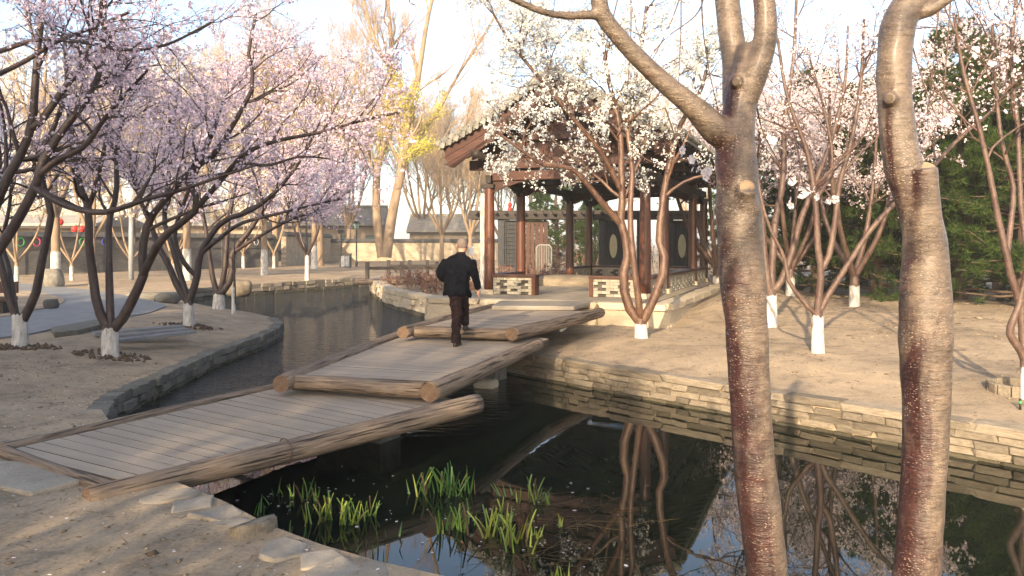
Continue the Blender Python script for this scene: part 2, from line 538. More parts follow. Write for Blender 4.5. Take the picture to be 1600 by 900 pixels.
M['house_wall'] = nmat('sandy_plaster', (.25, .20, .145), (.33, .27, .20), 1.5, .9, .2, .01)
M['house_roof'] = nmat('grey_house_roof', (.22, .205, .18), (.33, .31, .27), 2, .9, .4, .03)
M['metal_black'] = nmat('black_metal', (.012, .013, .014), (.025, .026, .028), 5, .45, .1, .002)
M['metal_grey'] = nmat('grey_metal', (.22, .23, .24), (.30, .31, .32), 5, .5, .1, .002)
M['metal_white'] = nmat('white_metal', (.24, .24, .22), (.32, .32, .30), 5, .5, .1, .002)
M['lamp_glass'] = nmat('lamp_glass', (.10, .18, .16), (.18, .28, .25), 5, .3, 0)
M['oval'] = nmat('ochre_oval_panel', (.30, .26, .14), (.38, .33, .19), 3, .7, .1, .002)
M['dry_red'] = petal_mat('dry_red_leaf', [(.16, .075, .055), (.24, .13, .10), (.30, .19, .14)], .2)
M['straw'] = petal_mat('dry_straw', [(.085, .060, .034), (.15, .108, .062), (.05, .035, .021)], .2)
for nm, c in (('pink', (.62, .06, .15)), ('green', (.05, .32, .10)), ('blue', (.05, .08, .35)), ('red', (.55, .03, .02)), ('grey', (.35, .35, .36))):
    M['ring_' + nm] = nmat('painted_' + nm, tuple(x * .85 for x in c), c, 4, .5, 0)

# ------------------------------------------------------------------ terrain and pond
WATER_Z = -0.55
POND = [(14, 1.0), (8, 2.0), (4, 2.9), (1.5, 3.6), (-.3, 4.35), (-.8, 4.6), (-1.2, 4.85), (-1.65, 5.2), (-2.1, 5.65), (-2.7, 6.15),
        (-3.6, 7.2), (-4.7, 8.8), (-5.4, 10.3), (-5.5, 11.4), (-5.6, 12.6), (-5.75, 14.8), (-5.7, 17.2), (-5.8, 19), (-6.1, 20.4), (-6.7, 21.7), (-8.0, 23.5),
        (-10, 25.6), (-11.7, 27.7), (-13, 29.5), (-13.4, 32), (-12.6, 35), (-10.1, 39.5), (-8.05, 43), (-6.6, 44), (-6.0, 42),
        (-6.8, 37.0), (-5.7, 33), (-4.7, 29), (-3.55, 26.6), (-2.5, 24.3), (-2.3, 21), (-2.2, 19), (-1.2, 17.6), (-.5, 15.5), (0, 14.1),
        (5.45, 8.2), (8, 5.5), (14, 3.2)]
PARR = np.array(POND)

def pond_dist(x, y):
    """distance from each point to the shoreline"""
    p = np.stack([np.atleast_1d(x), np.atleast_1d(y)], -1).astype(float)
    a = PARR; b = np.roll(PARR, -1, axis=0)
    ab = b - a
    t = ((p[:, None] - a[None]) * ab[None]).sum(-1) / (ab ** 2).sum(-1)[None]
    t = np.clip(t, 0, 1)
    q = a[None] + t[..., None] * ab[None]
    return np.linalg.norm(p[:, None] - q, axis=-1).min(1)

def in_pond(x, y):
    x = np.atleast_1d(x).astype(float); y = np.atleast_1d(y).astype(float)
    ins = np.zeros(len(x), bool)
    n = len(PARR)
    for i in range(n):
        x1, y1 = PARR[i]; x2, y2 = PARR[(i + 1) % n]
        c = ((y1 > y) != (y2 > y)) & (x < (x2 - x1) * (y - y1) / (y2 - y1 + 1e-12) + x1)
        ins ^= c
    return ins

PAV = Vector((-.6, 20.5, 0)); PAV_RZ = math.radians(-23.0)
PU = Vector((math.cos(PAV_RZ), math.sin(PAV_RZ), 0)); PV = Vector((-math.sin(PAV_RZ), math.cos(PAV_RZ), 0))

def gz(x, y):
    x = np.atleast_1d(np.asarray(x, dtype=float)); y = np.atleast_1d(np.asarray(y, dtype=float))
    d = pond_dist(x, y)
    s = np.clip(d / 2.6, 0, 1); s = s * s * (3 - 2 * s)
    edge = np.where((y < 9) & (x < 1.5), -.05, np.where((x < -4.6) & (y < 29), -.26, -.15))
    z = edge * (1 - s)
    z += (.022 * np.sin(x * 1.3 + .4 * y) * np.cos(y * .9 - .3 * x) + .012 * np.sin(x * 3.1 + 1) * np.sin(y * 2.7)) * s
    # earth heaped against the right side of the pavilion platform
    du = (x - PAV.x) * PU.x + (y - PAV.y) * PU.y
    dv = (x - PAV.x) * PV.x + (y - PAV.y) * PV.y
    z += .42 * np.exp(-((du - 5.9) / .9) ** 2) * np.clip((dv + 1.6) / 2.5, 0, 1) * np.clip((13 - dv) / 3, 0, 1)
    z += .25 * np.exp(-(((x - 12) / 5) ** 2 + ((y - 21) / 5) ** 2))
    return z

def gz1(x, y):
    return float(gz(x, y)[0])

def ground_point(px, py):
    z = 0.0
    for _ in range(6):
        p = S(px, py, z); z = gz1(p.x, p.y)
    p = S(px, py, z)
    return Vector((p.x, p.y, z))

def make_ground():
    pts = []
    def grid(x0, x1, y0, y1, st, hole=None):
        for x in np.arange(x0, x1 + 1e-6, st):
            for y in np.arange(y0, y1 + 1e-6, st):
                if hole and hole[0] < x < hole[1] and hole[2] < y < hole[3]: continue
                pts.append((x, y))
    grid(-13, 13, -2, 26, .45)
    grid(-40, 40, -16, 66, 1.6, (-13.4, 13.4, -2.4, 26.4))
    grid(-600, 600, -300, 900, 60, (-42, 42, -18, 68))
    pts = np.array(pts)
    keep = ~in_pond(pts[:, 0], pts[:, 1]) & (pond_dist(pts[:, 0], pts[:, 1]) > .12)
    pts = pts[keep]
    ring = []
    for i in range(len(POND)):
        a = np.array(POND[i]); b = np.array(POND[(i + 1) % len(POND)])
        n = max(1, int(np.linalg.norm(b - a) / .5))
        for k in range(n): ring.append(tuple(a + (b - a) * k / n))
    nr = len(ring)
    co = [Vector(p) for p in ring] + [Vector(p) for p in pts]
    v, e, f, _, _, _ = delaunay_2d_cdt(co, [(i, (i + 1) % nr) for i in range(nr)], [], 0, 1e-4)
    xy = np.array([(p.x, p.y) for p in v])
    tri = np.array([list(t) for t in f])
    cen = xy[tri].mean(1)
    tri = tri[~in_pond(cen[:, 0], cen[:, 1])]
    z = gz(xy[:, 0], xy[:, 1])
    verts = np.column_stack([xy, z])
    a = verts[tri[:, 1]] - verts[tri[:, 0]]; b = verts[tri[:, 2]] - verts[tri[:, 0]]
    fl = np.cross(a, b)[:, 2] < 0
    tri[fl] = tri[fl][:, ::-1]
    # bank faces down to the pond bed
    rz_ = gz(np.array(ring)[:, 0], np.array(ring)[:, 1])
    rv = np.array([(p[0], p[1], zz) for p, zz in zip(ring, rz_)] + [(p[0], p[1], -1.6) for p in ring])
    n0 = len(verts)
    q = np.array([(n0 + i, n0 + (i + 1) % nr, n0 + nr + (i + 1) % nr, n0 + nr + i) for i in range(nr)])
    me = mesh_arrays('ground', np.concatenate([verts, rv]), [tri, q], True)
    o = obj('ground', me, M['ground'])
    tag(o, kind='structure')

make_ground()
_wp = []
for i, (x, y) in enumerate(POND): _wp.append((x, y))
def flat_poly(name, pts, z, mat_, thick=0.0):
    bm = bmesh.new()
    vs = [bm.verts.new((p[0], p[1], z)) for p in pts]
    f = bm.faces.new(vs)
    if f.normal.z < 0: f.normal_flip()
    bmesh.ops.triangulate(bm, faces=bm.faces)
    me = bpy.data.meshes.new(name); bm.to_mesh(me); bm.free()
    return obj(name, me, mat_)
tag(flat_poly('water', [(15, .5), (15, 46), (-15, 46), (-15, .5)], WATER_Z, M['water']), kind='structure')

# grey path sweeping through the grove
PATH = [S(-260, 560), S(0, 531), S(80, 516), S(160, 503), S(215, 493), S(250, 483), S(258, 476.5), S(240, 468), S(205, 461), S(133, 453), S(33, 443), S(-150, 438)]
ISLE = [S(-150, 462), S(0, 456), S(60, 459), S(95, 467), S(98, 474), S(70, 484), S(30, 493), S(0, 498), S(-150, 512)]
def sheet(name, poly, dz, mat_, step=.6):
    poly = [(p[0], p[1]) for p in poly]
    n = len(poly)
    xs = [p[0] for p in poly]; ys = [p[1] for p in poly]
    co = [Vector(p) for p in poly]
    for x in np.arange(min(xs), max(xs), step):
        for y in np.arange(min(ys), max(ys), step): co.append(Vector((x, y)))
    v, e, f, _, _, _ = delaunay_2d_cdt(co, [(i, (i + 1) % n) for i in range(n)], [tuple(range(n))], 1, 1e-4)
    xy = np.array([(p.x, p.y) for p in v]); tri = [list(t) for t in f]
    z = gz(xy[:, 0], xy[:, 1]) + dz
    bm = bmesh.new()
    vs = [bm.verts.new((a[0], a[1], c)) for a, c in zip(xy, z)]
    for t in tri: bm.faces.new([vs[i] for i in t])
    bmesh.ops.recalc_face_normals(bm, faces=bm.faces)
    bm.normal_update()
    if sum(ff.normal.z for ff in bm.faces) < 0:
        bmesh.ops.reverse_faces(bm, faces=bm.faces)
    r = bmesh.ops.extrude_face_region(bm, geom=list(bm.faces))
    # lower copy becomes the underside
    for g in r['geom']:
        if isinstance(g, bmesh.types.BMVert): g.co.z += .0
    for vv in vs: vv.co.z -= .06
    me = bpy.data.meshes.new(name); bm.to_mesh(me); bm.free()
    return obj(name, me, mat_)
cp = [Vector(p) for p in catmull(PATH, 60)]
tag(sheet('path', cp, .03, M['path'], .8), kind='structure')
tag(sheet('path_island', [Vector(p) for p in catmull(ISLE, 30)], .05, M['ground'], .8), kind='structure')

# ------------------------------------------------------------------ stones
def stone_mesh(name, seed, jit=.12, bev=.12):
    r = random.Random(seed)
    bm = bmesh.new()
    bmesh.ops.create_cube(bm, size=1.0)
    for v in bm.verts:
        v.co += Vector((r.uniform(-jit, jit), r.uniform(-jit, jit), r.uniform(-jit, jit))) * .55
    bmesh.ops.bevel(bm, geom=list(bm.edges), offset=bev * .6, segments=1, affect='EDGES', profile=.6)
    for v in bm.verts:
        v.co += Vector((r.uniform(-1, 1), r.uniform(-1, 1), r.uniform(-1, 1))) * .025
    me = bpy.data.meshes.new(name); bm.to_mesh(me); bm.free()
    for p in me.polygons: p.use_smooth = False
    return me

def rock_mesh(name, seed, sub=3, rough=.25, flat=1.0):
    bm = bmesh.new()
    bmesh.ops.create_icosphere(bm, subdivisions=sub, radius=.5)
    off = Vector((seed * 3.7, seed * 1.9, seed * 5.1))
    for v in bm.verts:
        p = v.co.copy()
        n = mnoise.noise(p * 2.2 + off) * rough + mnoise.noise(p * 5 + off) * rough * .4
        v.co = p * (1 + n)
        v.co.z = max(-.5, min(.42, v.co.z * 1.15))
        v.co.z *= flat
    me = bpy.data.meshes.new(name); bm.to_mesh(me); bm.free()
    for p in me.polygons: p.use_smooth = True
    return me

STONES = {k: [stone_mesh('stone', 10 * i + len(k)) for i in range(6)] for k in ('stone_tan', 'stone_grey', 'stone_pale', 'stone_wet')}
for k, l in STONES.items():
    for me in l: me.materials.append(M[k])

def resample(pts, step):
    pts = np.array([(p[0], p[1]) for p in pts], float)
    seg = np.linalg.norm(np.diff(pts, axis=0), axis=1); cum = np.concatenate([[0], np.cumsum(seg)])
    def at(d):
        d = min(max(d, 0), cum[-1])
        k = min(np.searchsorted(cum, d, side='right') - 1, len(seg) - 1)
        t = (d - cum[k]) / seg[k]
        p = pts[k] * (1 - t) + pts[k + 1] * t
        return p, (pts[k + 1] - pts[k]) / seg[k]
    return at, cum[-1]

def bank_wall(name, label, pts, z_top, z_bot, courses, lens, mat_key, depth=.26, seed=1, coping=None, proud=.05, side=1):
    """dry stone wall along the shoreline; every stone its own piece. side: +1 water on the right hand of the walk"""
    root = empty(name, (float(pts[0][0]), float(pts[0][1]), z_top))
    tag(root, label, 'wall')
    at, L = resample(pts, .1)
    r = random.Random(seed)
    zt = z_top
    hs = []
    if coping: hs.append((coping[0], coping[1], coping[2]))
    h = (z_top - z_bot - (coping[0] if coping else 0)) / courses
    for k in range(courses): hs.append((h, lens, 'stone_wet' if k == courses - 1 else mat_key))
    for ci, (hh, ln, mk) in enumerate(hs):
        d = -r.uniform(0, ln[0])
        while d < L:
            l = r.uniform(*ln)
            p, t = at(d + l / 2)
            nrm = np.array([t[1], -t[0]]) * side
            jut = proud + r.uniform(-.025, .025) - (.0 if ci == 0 else .012 * ci * 0)
            c = p + nrm * (jut - depth / 2)
            o = bpy.data.objects.new('coping_stone' if (coping and ci == 0) else 'stone', r.choice(STONES[mk]))
            C.objects.link(o); o.parent = root
            o.location = (c[0] - root.location.x, c[1] - root.location.y, zt - hh / 2 - z_top + r.uniform(-.008, .008))
            o.rotation_euler = (r.uniform(-.04, .04), r.uniform(-.03, .03), math.atan2(t[1], t[0]) + r.uniform(-.05, .05))
            o.scale = (l * .985, depth * r.uniform(.9, 1.1), hh * r.uniform(.93, 1.02))
            d += l
        zt -= hh
    return root

bank_wall('bank_wall', 'sunlit tan stone retaining wall along the bank right of the log bridge', [(-.5, 15.5), (0, 14.1), (5.45, 8.2), (8, 5.5)], -.13, -.60, 4, (.15, .58), 'stone_tan', seed=3,
          coping=(.11, (.5, 1.1), 'stone_tan'), side=-1 * -1)
bank_wall('bank_wall', 'curved grey stone wall edging the shaded bank left of the log bridge', [(-5.0, 9.4), (-5.4, 10.3), (-5.5, 11.4), (-5.6, 12.6), (-5.75, 14.8), (-5.7, 17.2), (-5.8, 19), (-6.1, 20.4), (-6.7, 21.7)], -.235, -.62, 3, (.14, .36), 'stone_grey', seed=5, side=1)
bank_wall('bank_wall', 'low pale stone wall along the far shore of the pond', [(-13, 29.5), (-13.4, 32), (-12.6, 35), (-10.1, 39.5), (-8.05, 43)], -.04, -.62, 3, (.3, .75), 'stone_tan', depth=.4, seed=8, side=1)
bank_wall('bank_wall', 'curved tan stone wall of the shrub bed beside the pond', [(-6.0, 38.5), (-6.8, 37.0), (-5.7, 33), (-4.7, 29), (-3.55, 26.6), (-2.5, 24.3), (-2.3, 21)], .14, -.62, 4, (.3, .8), 'stone_pale', depth=.45, seed=11, side=1)

# rocks along the near bank
ROCKS = [rock_mesh('rock', i, 3, .28) for i in range(6)]
def slab_rock(seed):
    r = random.Random(seed)
    bm = bmesh.new()
    n = r.choice((5, 6, 7)); k0 = r.uniform(0, 1)
    ang = sorted(k0 + (i + r.uniform(-.3, .3)) * 2 * math.pi / n for i in range(n))
    lo, hi = [], []
    for a in ang:
        q = r.uniform(.40, .58)
        lo.append(bm.verts.new((q * 1.05 * math.cos(a), q * 1.05 * math.sin(a), -.5)))
        hi.append(bm.verts.new((q * .95 * math.cos(a), q * .95 * math.sin(a), .42 + r.uniform(-.14, .10))))
    bm.faces.new(lo[::-1]); bm.faces.new(hi)
    for i in range(n): bm.faces.new((lo[i], lo[(i + 1) % n], hi[(i + 1) % n], hi[i]))
    bmesh.ops.bevel(bm, geom=list(bm.edges), offset=.06, segments=2, affect='EDGES', profile=.6)
    bmesh.ops.triangulate(bm, faces=bm.faces)
    bmesh.ops.subdivide_edges(bm, edges=bm.edges, cuts=2)
    off = Vector((seed * 3.1, seed, 0))
    for v in bm.verts:
        nn = mnoise.noise(v.co * 3.2 + off) * .07 + mnoise.noise(v.co * 9 + off) * .03
        v.co += v.co.normalized() * nn
    me = bpy.data.meshes.new('rock'); bm.to_mesh(me); bm.free()
    for p in me.polygons: p.use_smooth = True
    me.materials.append(M['slab'])
    return me
SLABS = [slab_rock(i) for i in range(5)]
for me in ROCKS: me.materials.append(M['slab'])
def rock(name, label, loc, size, rz, me, mat_=None, cat='rock', group=None):
    m = me
    if mat_ is not None:
        m = me.copy(); m.materials.clear(); m.materials.append(mat_)
    o = bpy.data.objects.new(name, m); C.objects.link(o)
    o.location = loc; o.scale = size; o.rotation_euler = (0, 0, rz)
    tag(o, label, cat, group)
    return o

NB = [((262, 783), (.42, .30, .22), 'flat pale rock tucked under the near end of the log bridge'),
      ((300, 795), (.40, .30, .24), 'flat rock on the near bank, second from the log bridge'),
      ((335, 812), (.36, .30, .22), 'flat angular rock on the near bank, third from the log bridge'),
      ((366, 824), (.24, .20, .16), 'small sunken rock on the near bank beside the rounded sunlit rock'),
      ((398, 838), (.34, .24, .30), 'rounded warm tan rock standing proud on the near bank edge'),
      ((442, 866), (.38, .28, .20), 'grey flat rock on the near bank just past the rounded tan rock'),
      ((500, 885), (.34, .28, .18), 'low grey rock on the near bank between two flat rocks'),
      ((520, 905), (.42, .30, .18), 'broad flat rock at the bottom edge of the near bank'),
      ((570, 912), (.40, .30, .18), 'last flat rock of the near bank before the picture edge')]
for i, ((px, py), sz, lb) in enumerate(NB):
    p = S(px, py, -.08)
    rock('bank_rock', lb, (p.x, p.y, -.075 + (.10 if i == 4 else .04) - sz[2] * .42), (sz[0] * 1.15, sz[1] * 1.1, sz[2]), .6 + i * .9, SLABS[i % 5], M['stone_tan'] if i == 4 else None, group='rocks edging the near bank')
for i, (px, py, sz, lb) in enumerate([(225, 466, (1.2, .8, .35), 'dark flat rock at the head of the pond beside the grey path'), (262, 470, (1.0, .8, .45), 'dark rock at the pond head between path and far wall'),
                                      (372, 455, (1.3, .9, .75), 'large pale rock at the corner of the far pond wall'), (330, 417, (1.4, .9, .5), 'tan boulder on the sand before the dark wall')]):
    p = S(px, py, -.1)
    rock('shore_rock', lb, (p.x, p.y, -.1 + sz[2] * .2), sz, i * 1.3, ROCKS[(i + 2) % 6], M['stone_grey'] if i < 2 else M['stone_tan'])
p = S(80, 481, .05); rock('dark_boulder', 'dark boulder lying on the sandy island in the path', (p.x, p.y, .14), (.36, .32, .36), .4, ROCKS[1], M['coping_dark'])
p = S(760, 604, WATER_Z); rock('pond_rock', 'pale flat rock in the water beneath the middle bridge deck', (p.x, p.y, WATER_Z + .04), (.42, .4, .2), .4, ROCKS[2], M['stone_pale'])
p = S(610, 473, WATER_Z); rock('pond_rock', 'dark rock at the water line by the shrub bed corner', (p.x - .4, p.y + 4, WATER_Z + .1), (.8, .6, .6), .9, ROCKS[4], M['stone_grey'])
p = S(1545, 715, WATER_Z); rock('bank_slab', 'broad pale slab jutting from the wall foot at the right', (p.x, p.y + .12, -.42), (1.15, .5, .22), -.8, ROCKS[5], M['stone_pale'])

# flat stone slab at the bridge foot
def slab(name, label, corners, z0, z1, mat_, cat):
    n = len(corners)
    m = MB()
    vs = [(p[0], p[1], z0) for p in corners] + [(p[0], p[1], z1) for p in corners]
    m.add(vs, [tuple(range(n))[::-1], tuple(range(n, 2 * n))] + [(i, (i + 1) % n, n + (i + 1) % n, n + i) for i in range(n)])
    o = m.build(name, mat_)
    bv = o.modifiers.new('bevel', 'BEVEL'); bv.width = .02; bv.segments = 2
    return tag(o, label, cat)
slab('stone_slab', 'flat grey stone slab set in the earth at the foot of the log bridge', [S(48, 768), S(128, 748), S(55, 720), S(-60, 716), S(-120, 735)], -.2, -.005, M['slab'], 'slab')
slab('path_kerb', 'raised stone kerb between the grey path and the drain boards', [S(85, 527), S(122, 523), S(165, 513), S(162, 503), S(80, 519)], -.1, .10, M['stone_grey'], 'kerb')
root = empty('drain_boards', S(225, 528))
tag(root, 'three weathered grey boards laid over a drain on the shaded bank', 'boards')
for i in range(3):
    a = S(146 + i * 14, 521 + i * 6, .06); b = S(285 + i * 8, 510 + i * 4.2, .08)
    m = MB(); m.bar(a - root.location, b - root.location, .30, .05)
    m.build('board', M['path'], root)

M['log_wire'] = nmat('rusty_wire', (.06, .04, .03), (.12, .085, .06), 20, .6, .2, .002)
# ------------------------------------------------------------------ log bridge of three stepped decks
def log_object(name, a, b, r0, r1, parent, seed, base):
    a = Vector(a); b = Vector(b); d = b - a; L = d.length
    n, s = 36, 22
    rs = np.random.default_rng(seed)
    vs = []
    for i in range(n):
        t = i / (n - 1)
        rad = r0 * (1 - t) + r1 * t
        ox = .012 * math.sin(t * 5 + seed); oz = .010 * math.cos(t * 4 + seed * 2)
        for j in range(s):
            an = 2 * math.pi * j / s
            k = 1 + .05 * mnoise.noise(Vector((t * L * 1.3, math.cos(an) * 1.6, math.sin(an) * 1.6 + seed * 9)))
            k += .035 * mnoise.noise(Vector((t * L * 4, math.cos(an) * 4, math.sin(an) * 4 + seed * 5)))
            if i in (0, n - 1): k *= .96
            vs.append((t * L, ox + rad * k * math.cos(an), oz + rad * k * math.sin(an)))
    fs = [[i * s + j, (i + 1) * s + j, (i + 1) * s + (j + 1) % s, i * s + (j + 1) % s] for i in range(n - 1) for j in range(s)]
    me = bpy.data.meshes.new(name)
    me.from_pydata(vs, [], [f[::-1] for f in fs] + [list(range(s))[::-1], [(n - 1) * s + j for j in range(s)]])
    me.materials.append(M['log']); me.materials.append(M['end'])
    for p in me.polygons: p.use_smooth = True
    for p in list(me.polygons)[-2:]: p.material_index = 1; p.use_smooth = False
    me.validate()
    bm = bmesh.new(); bm.from_mesh(me); bmesh.ops.recalc_face_normals(bm, faces=bm.faces); bm.to_mesh(me); bm.free()
    o = obj(name, me, None, parent)
    o.matrix_local = Matrix.Translation(a - Vector(base)) @ d.to_track_quat('X', 'Z').to_matrix().to_4x4()
    return o

M['dark_plank_edge'] = nmat('seam_shade_plank_edge', (.075, .058, .043), (.11, .087, .065), 6, .9, .2, .003)  # shade of the deck seams put into the plank edge colour; knots share it
def deck(name, label, NL, NR, FR, FL, z, n, seed, plank='plank'):
    base = Vector((NL.x, NL.y, z))
    NL, NR, FR, FL = (Vector((q.x, q.y, z)) for q in (NL, NR, FR, FL))
    root = empty(name, base)
    tag(root, label, 'footbridge', 'stepped decks of the log bridge')
    r = random.Random(seed)
    m = MB()
    vs = [(q.x - base.x, q.y - base.y, -.11 + k * .055) for k in (0, 1) for q in (NL, NR, FR, FL)]
    m.add(vs, [(3, 2, 1, 0), (4, 5, 6, 7), (0, 1, 5, 4), (1, 2, 6, 5), (2, 3, 7, 6), (3, 0, 4, 7)])
    m.build('added_seam_backing', M['dark_wood'], root)  # dark sheet added below the planks to keep the seams dark
    for i in range(n):
        t0 = i / n; t1 = (i + 1) / n
        g = .010 / max((FL - NL).length, .1)
        t1 -= g
        a = NL.lerp(FL, t0); b = NR.lerp(FR, t0); c = NR.lerp(FR, t1); d = NL.lerp(FL, t1)
        zz = z + r.uniform(-.0015, .0015)
        # plank runs along its own x axis
        mid = (a + b + c + d) / 4
        ang = math.atan2((b - a).y, (b - a).x)
        R = Matrix.Rotation(-ang, 3, 'Z')
        cs = [R @ (q - mid) for q in (a, b, c, d)]
        m = MB()
        vs = [(q.x, q.y, -.045) for q in cs] + [(q.x, q.y, 0) for q in cs]
        m.add(vs, [(3, 2, 1, 0), (4, 5, 6, 7), (0, 1, 5, 4), (1, 2, 6, 5), (2, 3, 7, 6), (3, 0, 4, 7)])
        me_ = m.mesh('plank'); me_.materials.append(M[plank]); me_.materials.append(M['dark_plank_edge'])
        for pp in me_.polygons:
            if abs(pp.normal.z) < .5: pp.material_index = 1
        o = obj('plank', me_, None, root)
        o.location = (mid.x - base.x, mid.y - base.y, zz - z); o.rotation_euler = (0, 0, ang)
    return root, base

D1, D2, D3 = .03, .23, .43
r1, b1 = deck('bridge_deck', 'lowest near deck of the log bridge, starting at the bare earth bank', S(8, 704, D1), S(196, 752, D1), S(735, 628, D1), S(505, 590, D1), D1, 25, 1)
log_object('side_log', S(136, 780, -.045), S(745, 632, .0), .092, .120, r1, 1, b1)
log_object('edge_log', S(-4, 703, .02), S(470, 598, .0), .05, .06, r1, 2, b1)
log_object('end_log', S(0, 706, -.02), S(178, 765, -.02), .06, .06, r1, 3, b1)
_a, _b = S(136, 780, -.045), S(745, 632, .0)
_c = _a.lerp(_b, .40); _t = (_b - _a).normalized(); _n = _t.cross(Vector((0, 0, 1))).normalized(); _u = _n.cross(_t)
m = MB(); m.tube([_c - b1 + (_n * math.cos(k * math.pi / 14) + _u * math.sin(k * math.pi / 14)) * .112 for k in range(29)], .006, 6, caps=False)
m.build('wire_band', M['log_wire'], r1, True)
r2, b2 = deck('bridge_deck', 'middle deck of the log bridge that the walking man stands on', S(463, 586, D2), S(669, 613, .2).lerp(S(841, 539, .2), .12), S(669, 613, .2).lerp(S(841, 539, .2), 1.15), S(675, 509, D2), D2, 30, 2)
log_object('side_log', S(669, 613, .2), S(841, 539, .2), .112, .105, r2, 4, b2)
log_object('side_log', S(437, 599, .2), S(668, 510, .2), .105, .10, r2, 5, b2)
log_object('front_log', S(459, 598, .165), S(664, 609, .165), .095, .095, r2, 6, b2)
r3, b3 = deck('bridge_deck', 'uppermost far deck of the log bridge reaching the pavilion step', S(647, 509, D3), S(800, 522, .4).lerp(S(938, 489, .4), .09), S(800, 522, .4).lerp(S(938, 489, .4), .97), S(765, 478, D3), D3, 26, 3)
log_object('side_log', S(800, 522, .4), S(938, 489, .4), .11, .105, r3, 7, b3)
log_object('side_log', S(630, 519, .4), S(770, 481, .4), .10, .095, r3, 8, b3)
log_object('front_log', S(646, 519, .365), S(797, 521, .365), .095, .095, r3, 9, b3)
# step board between top deck and platform
slab('step_board', 'low grey step board on the upper deck before the pavilion', [S(768, 485, .43), S(897, 486, .43), S(927, 477, .43), S(780, 476.5, .43)], .436, .53, M['dark_plank'], 'step')
# piers under the deck joints
for (px, py, lb) in ((560, 680, 'stone pier in the dark water under the joint of near and middle deck'), (745, 590, 'stone pier under the joint of middle and upper deck')):
    p = S(px, py, WATER_Z)
    m = MB(); m.box((0, 0, 0), (1.0, .4, .55)); m.box((0, 0, .33), (1.2, .25, .1))
    o = m.build('bridge_pier', M['stone_grey'], None, loc=(p.x, p.y, -.46), rot=(0, 0, -.5)); tag(o, lb, 'pier')
p0 = S(876, 524, .0)
m = MB(); m.tube([(0, 0, 0), (.12, .35, .02)], .035, 12)
tag(m.build('drain_pipe', M['white_plastic'], None, True, loc=(p0.x, p0.y, .1)), 'short white drain pipe end poking out beside the upper deck log', 'pipe')

# ------------------------------------------------------------------ pavilion
W, BAYS = 4.2, (0, 2.2, 6.65, 8.87)
PZ = .5
def pav_empty(name, x, y, z):
    p = PAV + PU * x + PV * y
    return empty(name, (p.x, p.y, z), PAV_RZ)
plat = pav_empty('pavilion_platform', 0, 0, 0)
tag(plat, 'pale stone platform carrying the timber pavilion', 'platform')
m = MB(); m.box((2.1, 4.2, .02), (5.7, 11.9, .66)); m.build('core', M['stone_pale'], plat)
m = MB(); m.box((2.1, 4.2, PZ - .03), (5.2, 11.4, .06)); m.build('paving', M['slab'], plat)
r = random.Random(4)
def coping_run(x0, y0, x1, y1):
    L = math.hypot(x1 - x0, y1 - y0); n = max(2, round(L / 1.35)); a = math.atan2(y1 - y0, x1 - x0)
    for i in range(n):
        t = (i + .5) / n
        o = bpy.data.objects.new('coping_stone', r.choice(STONES['stone_pale'])); C.objects.link(o); o.parent = plat
        o.location = (x0 + (x1 - x0) * t, y0 + (y1 - y0) * t, PZ - .065); o.rotation_euler = (0, 0, a + r.uniform(-.006, .006))
        o.scale = (L / n * .995, .42, .155)
    for i in range(n):
        t = (i + .5) / n
        o = bpy.data.objects.new('face_stone', r.choice(STONES['stone_pale'])); C.objects.link(o); o.parent = plat
        o.location = (x0 + (x1 - x0) * t, y0 + (y1 - y0) * t, PZ - .36); o.rotation_euler = (0, 0, a)
        o.scale = (L / n * .99, .34, .45)
coping_run(-.85, -1.75, 5.05, -1.75)
coping_run(5.0, -1.7, 5.0, 10.2)
coping_run(-.8, 10.2, -.8, -1.7)

pav = pav_empty('pavilion', 0, 0, PZ)
tag(pav, 'red-brown timber pavilion with grey tiled gable roof beyond the log bridge', 'pavilion')
def Z(z): return z - PZ
for x in (0, W):
    for y in BAYS:
        m = MB()
        hs = [Z(.62), Z(.9), Z(2.2), Z(3.3), Z(3.42)]
        m.tube([(0, 0, h) for h in hs], [.142, .142, .138, .130, .130], 20)
        c = m.build('column', M['red_wood'], pav, True, loc=(x, y, 0))
        m = MB(); m.box((0, 0, .06), (.36, .36, .12)); m.build('plinth', M['stone_pale'], c)
        m = MB(); m.box((0, 0, Z(3.36)), (.36, .30, .10)); m.build('capital', M['dark_wood'], c)
def member(name, a, b, w, h, mat_='red_wood_h'):
    a = Vector(a); b = Vector(b)
    L = (b - a).length
    m = MB(); m.bar((0, 0, 0), (L, 0, 0), w, h)
    o = m.build(name, M[mat_], pav)
    bv = o.modifiers.new('bevel', 'BEVEL'); bv.width = .012; bv.segments = 2
    o.matrix_local = Matrix.Translation(a) @ (b - a).to_track_quat('X', 'Z').to_matrix().to_4x4()
    return o
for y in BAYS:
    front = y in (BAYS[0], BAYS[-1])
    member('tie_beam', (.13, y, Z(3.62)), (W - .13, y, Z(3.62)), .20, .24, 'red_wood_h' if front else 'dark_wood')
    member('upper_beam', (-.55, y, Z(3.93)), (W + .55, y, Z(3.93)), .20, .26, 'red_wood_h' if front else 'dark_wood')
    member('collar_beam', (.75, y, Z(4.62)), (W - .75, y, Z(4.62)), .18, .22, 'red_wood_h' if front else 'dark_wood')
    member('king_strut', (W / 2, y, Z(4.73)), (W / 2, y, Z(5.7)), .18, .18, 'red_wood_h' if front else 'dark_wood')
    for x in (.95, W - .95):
        member('short_strut', (x, y, Z(4.06)), (x, y, Z(4.51)), .2, .2, 'red_wood_h' if front else 'dark_wood')
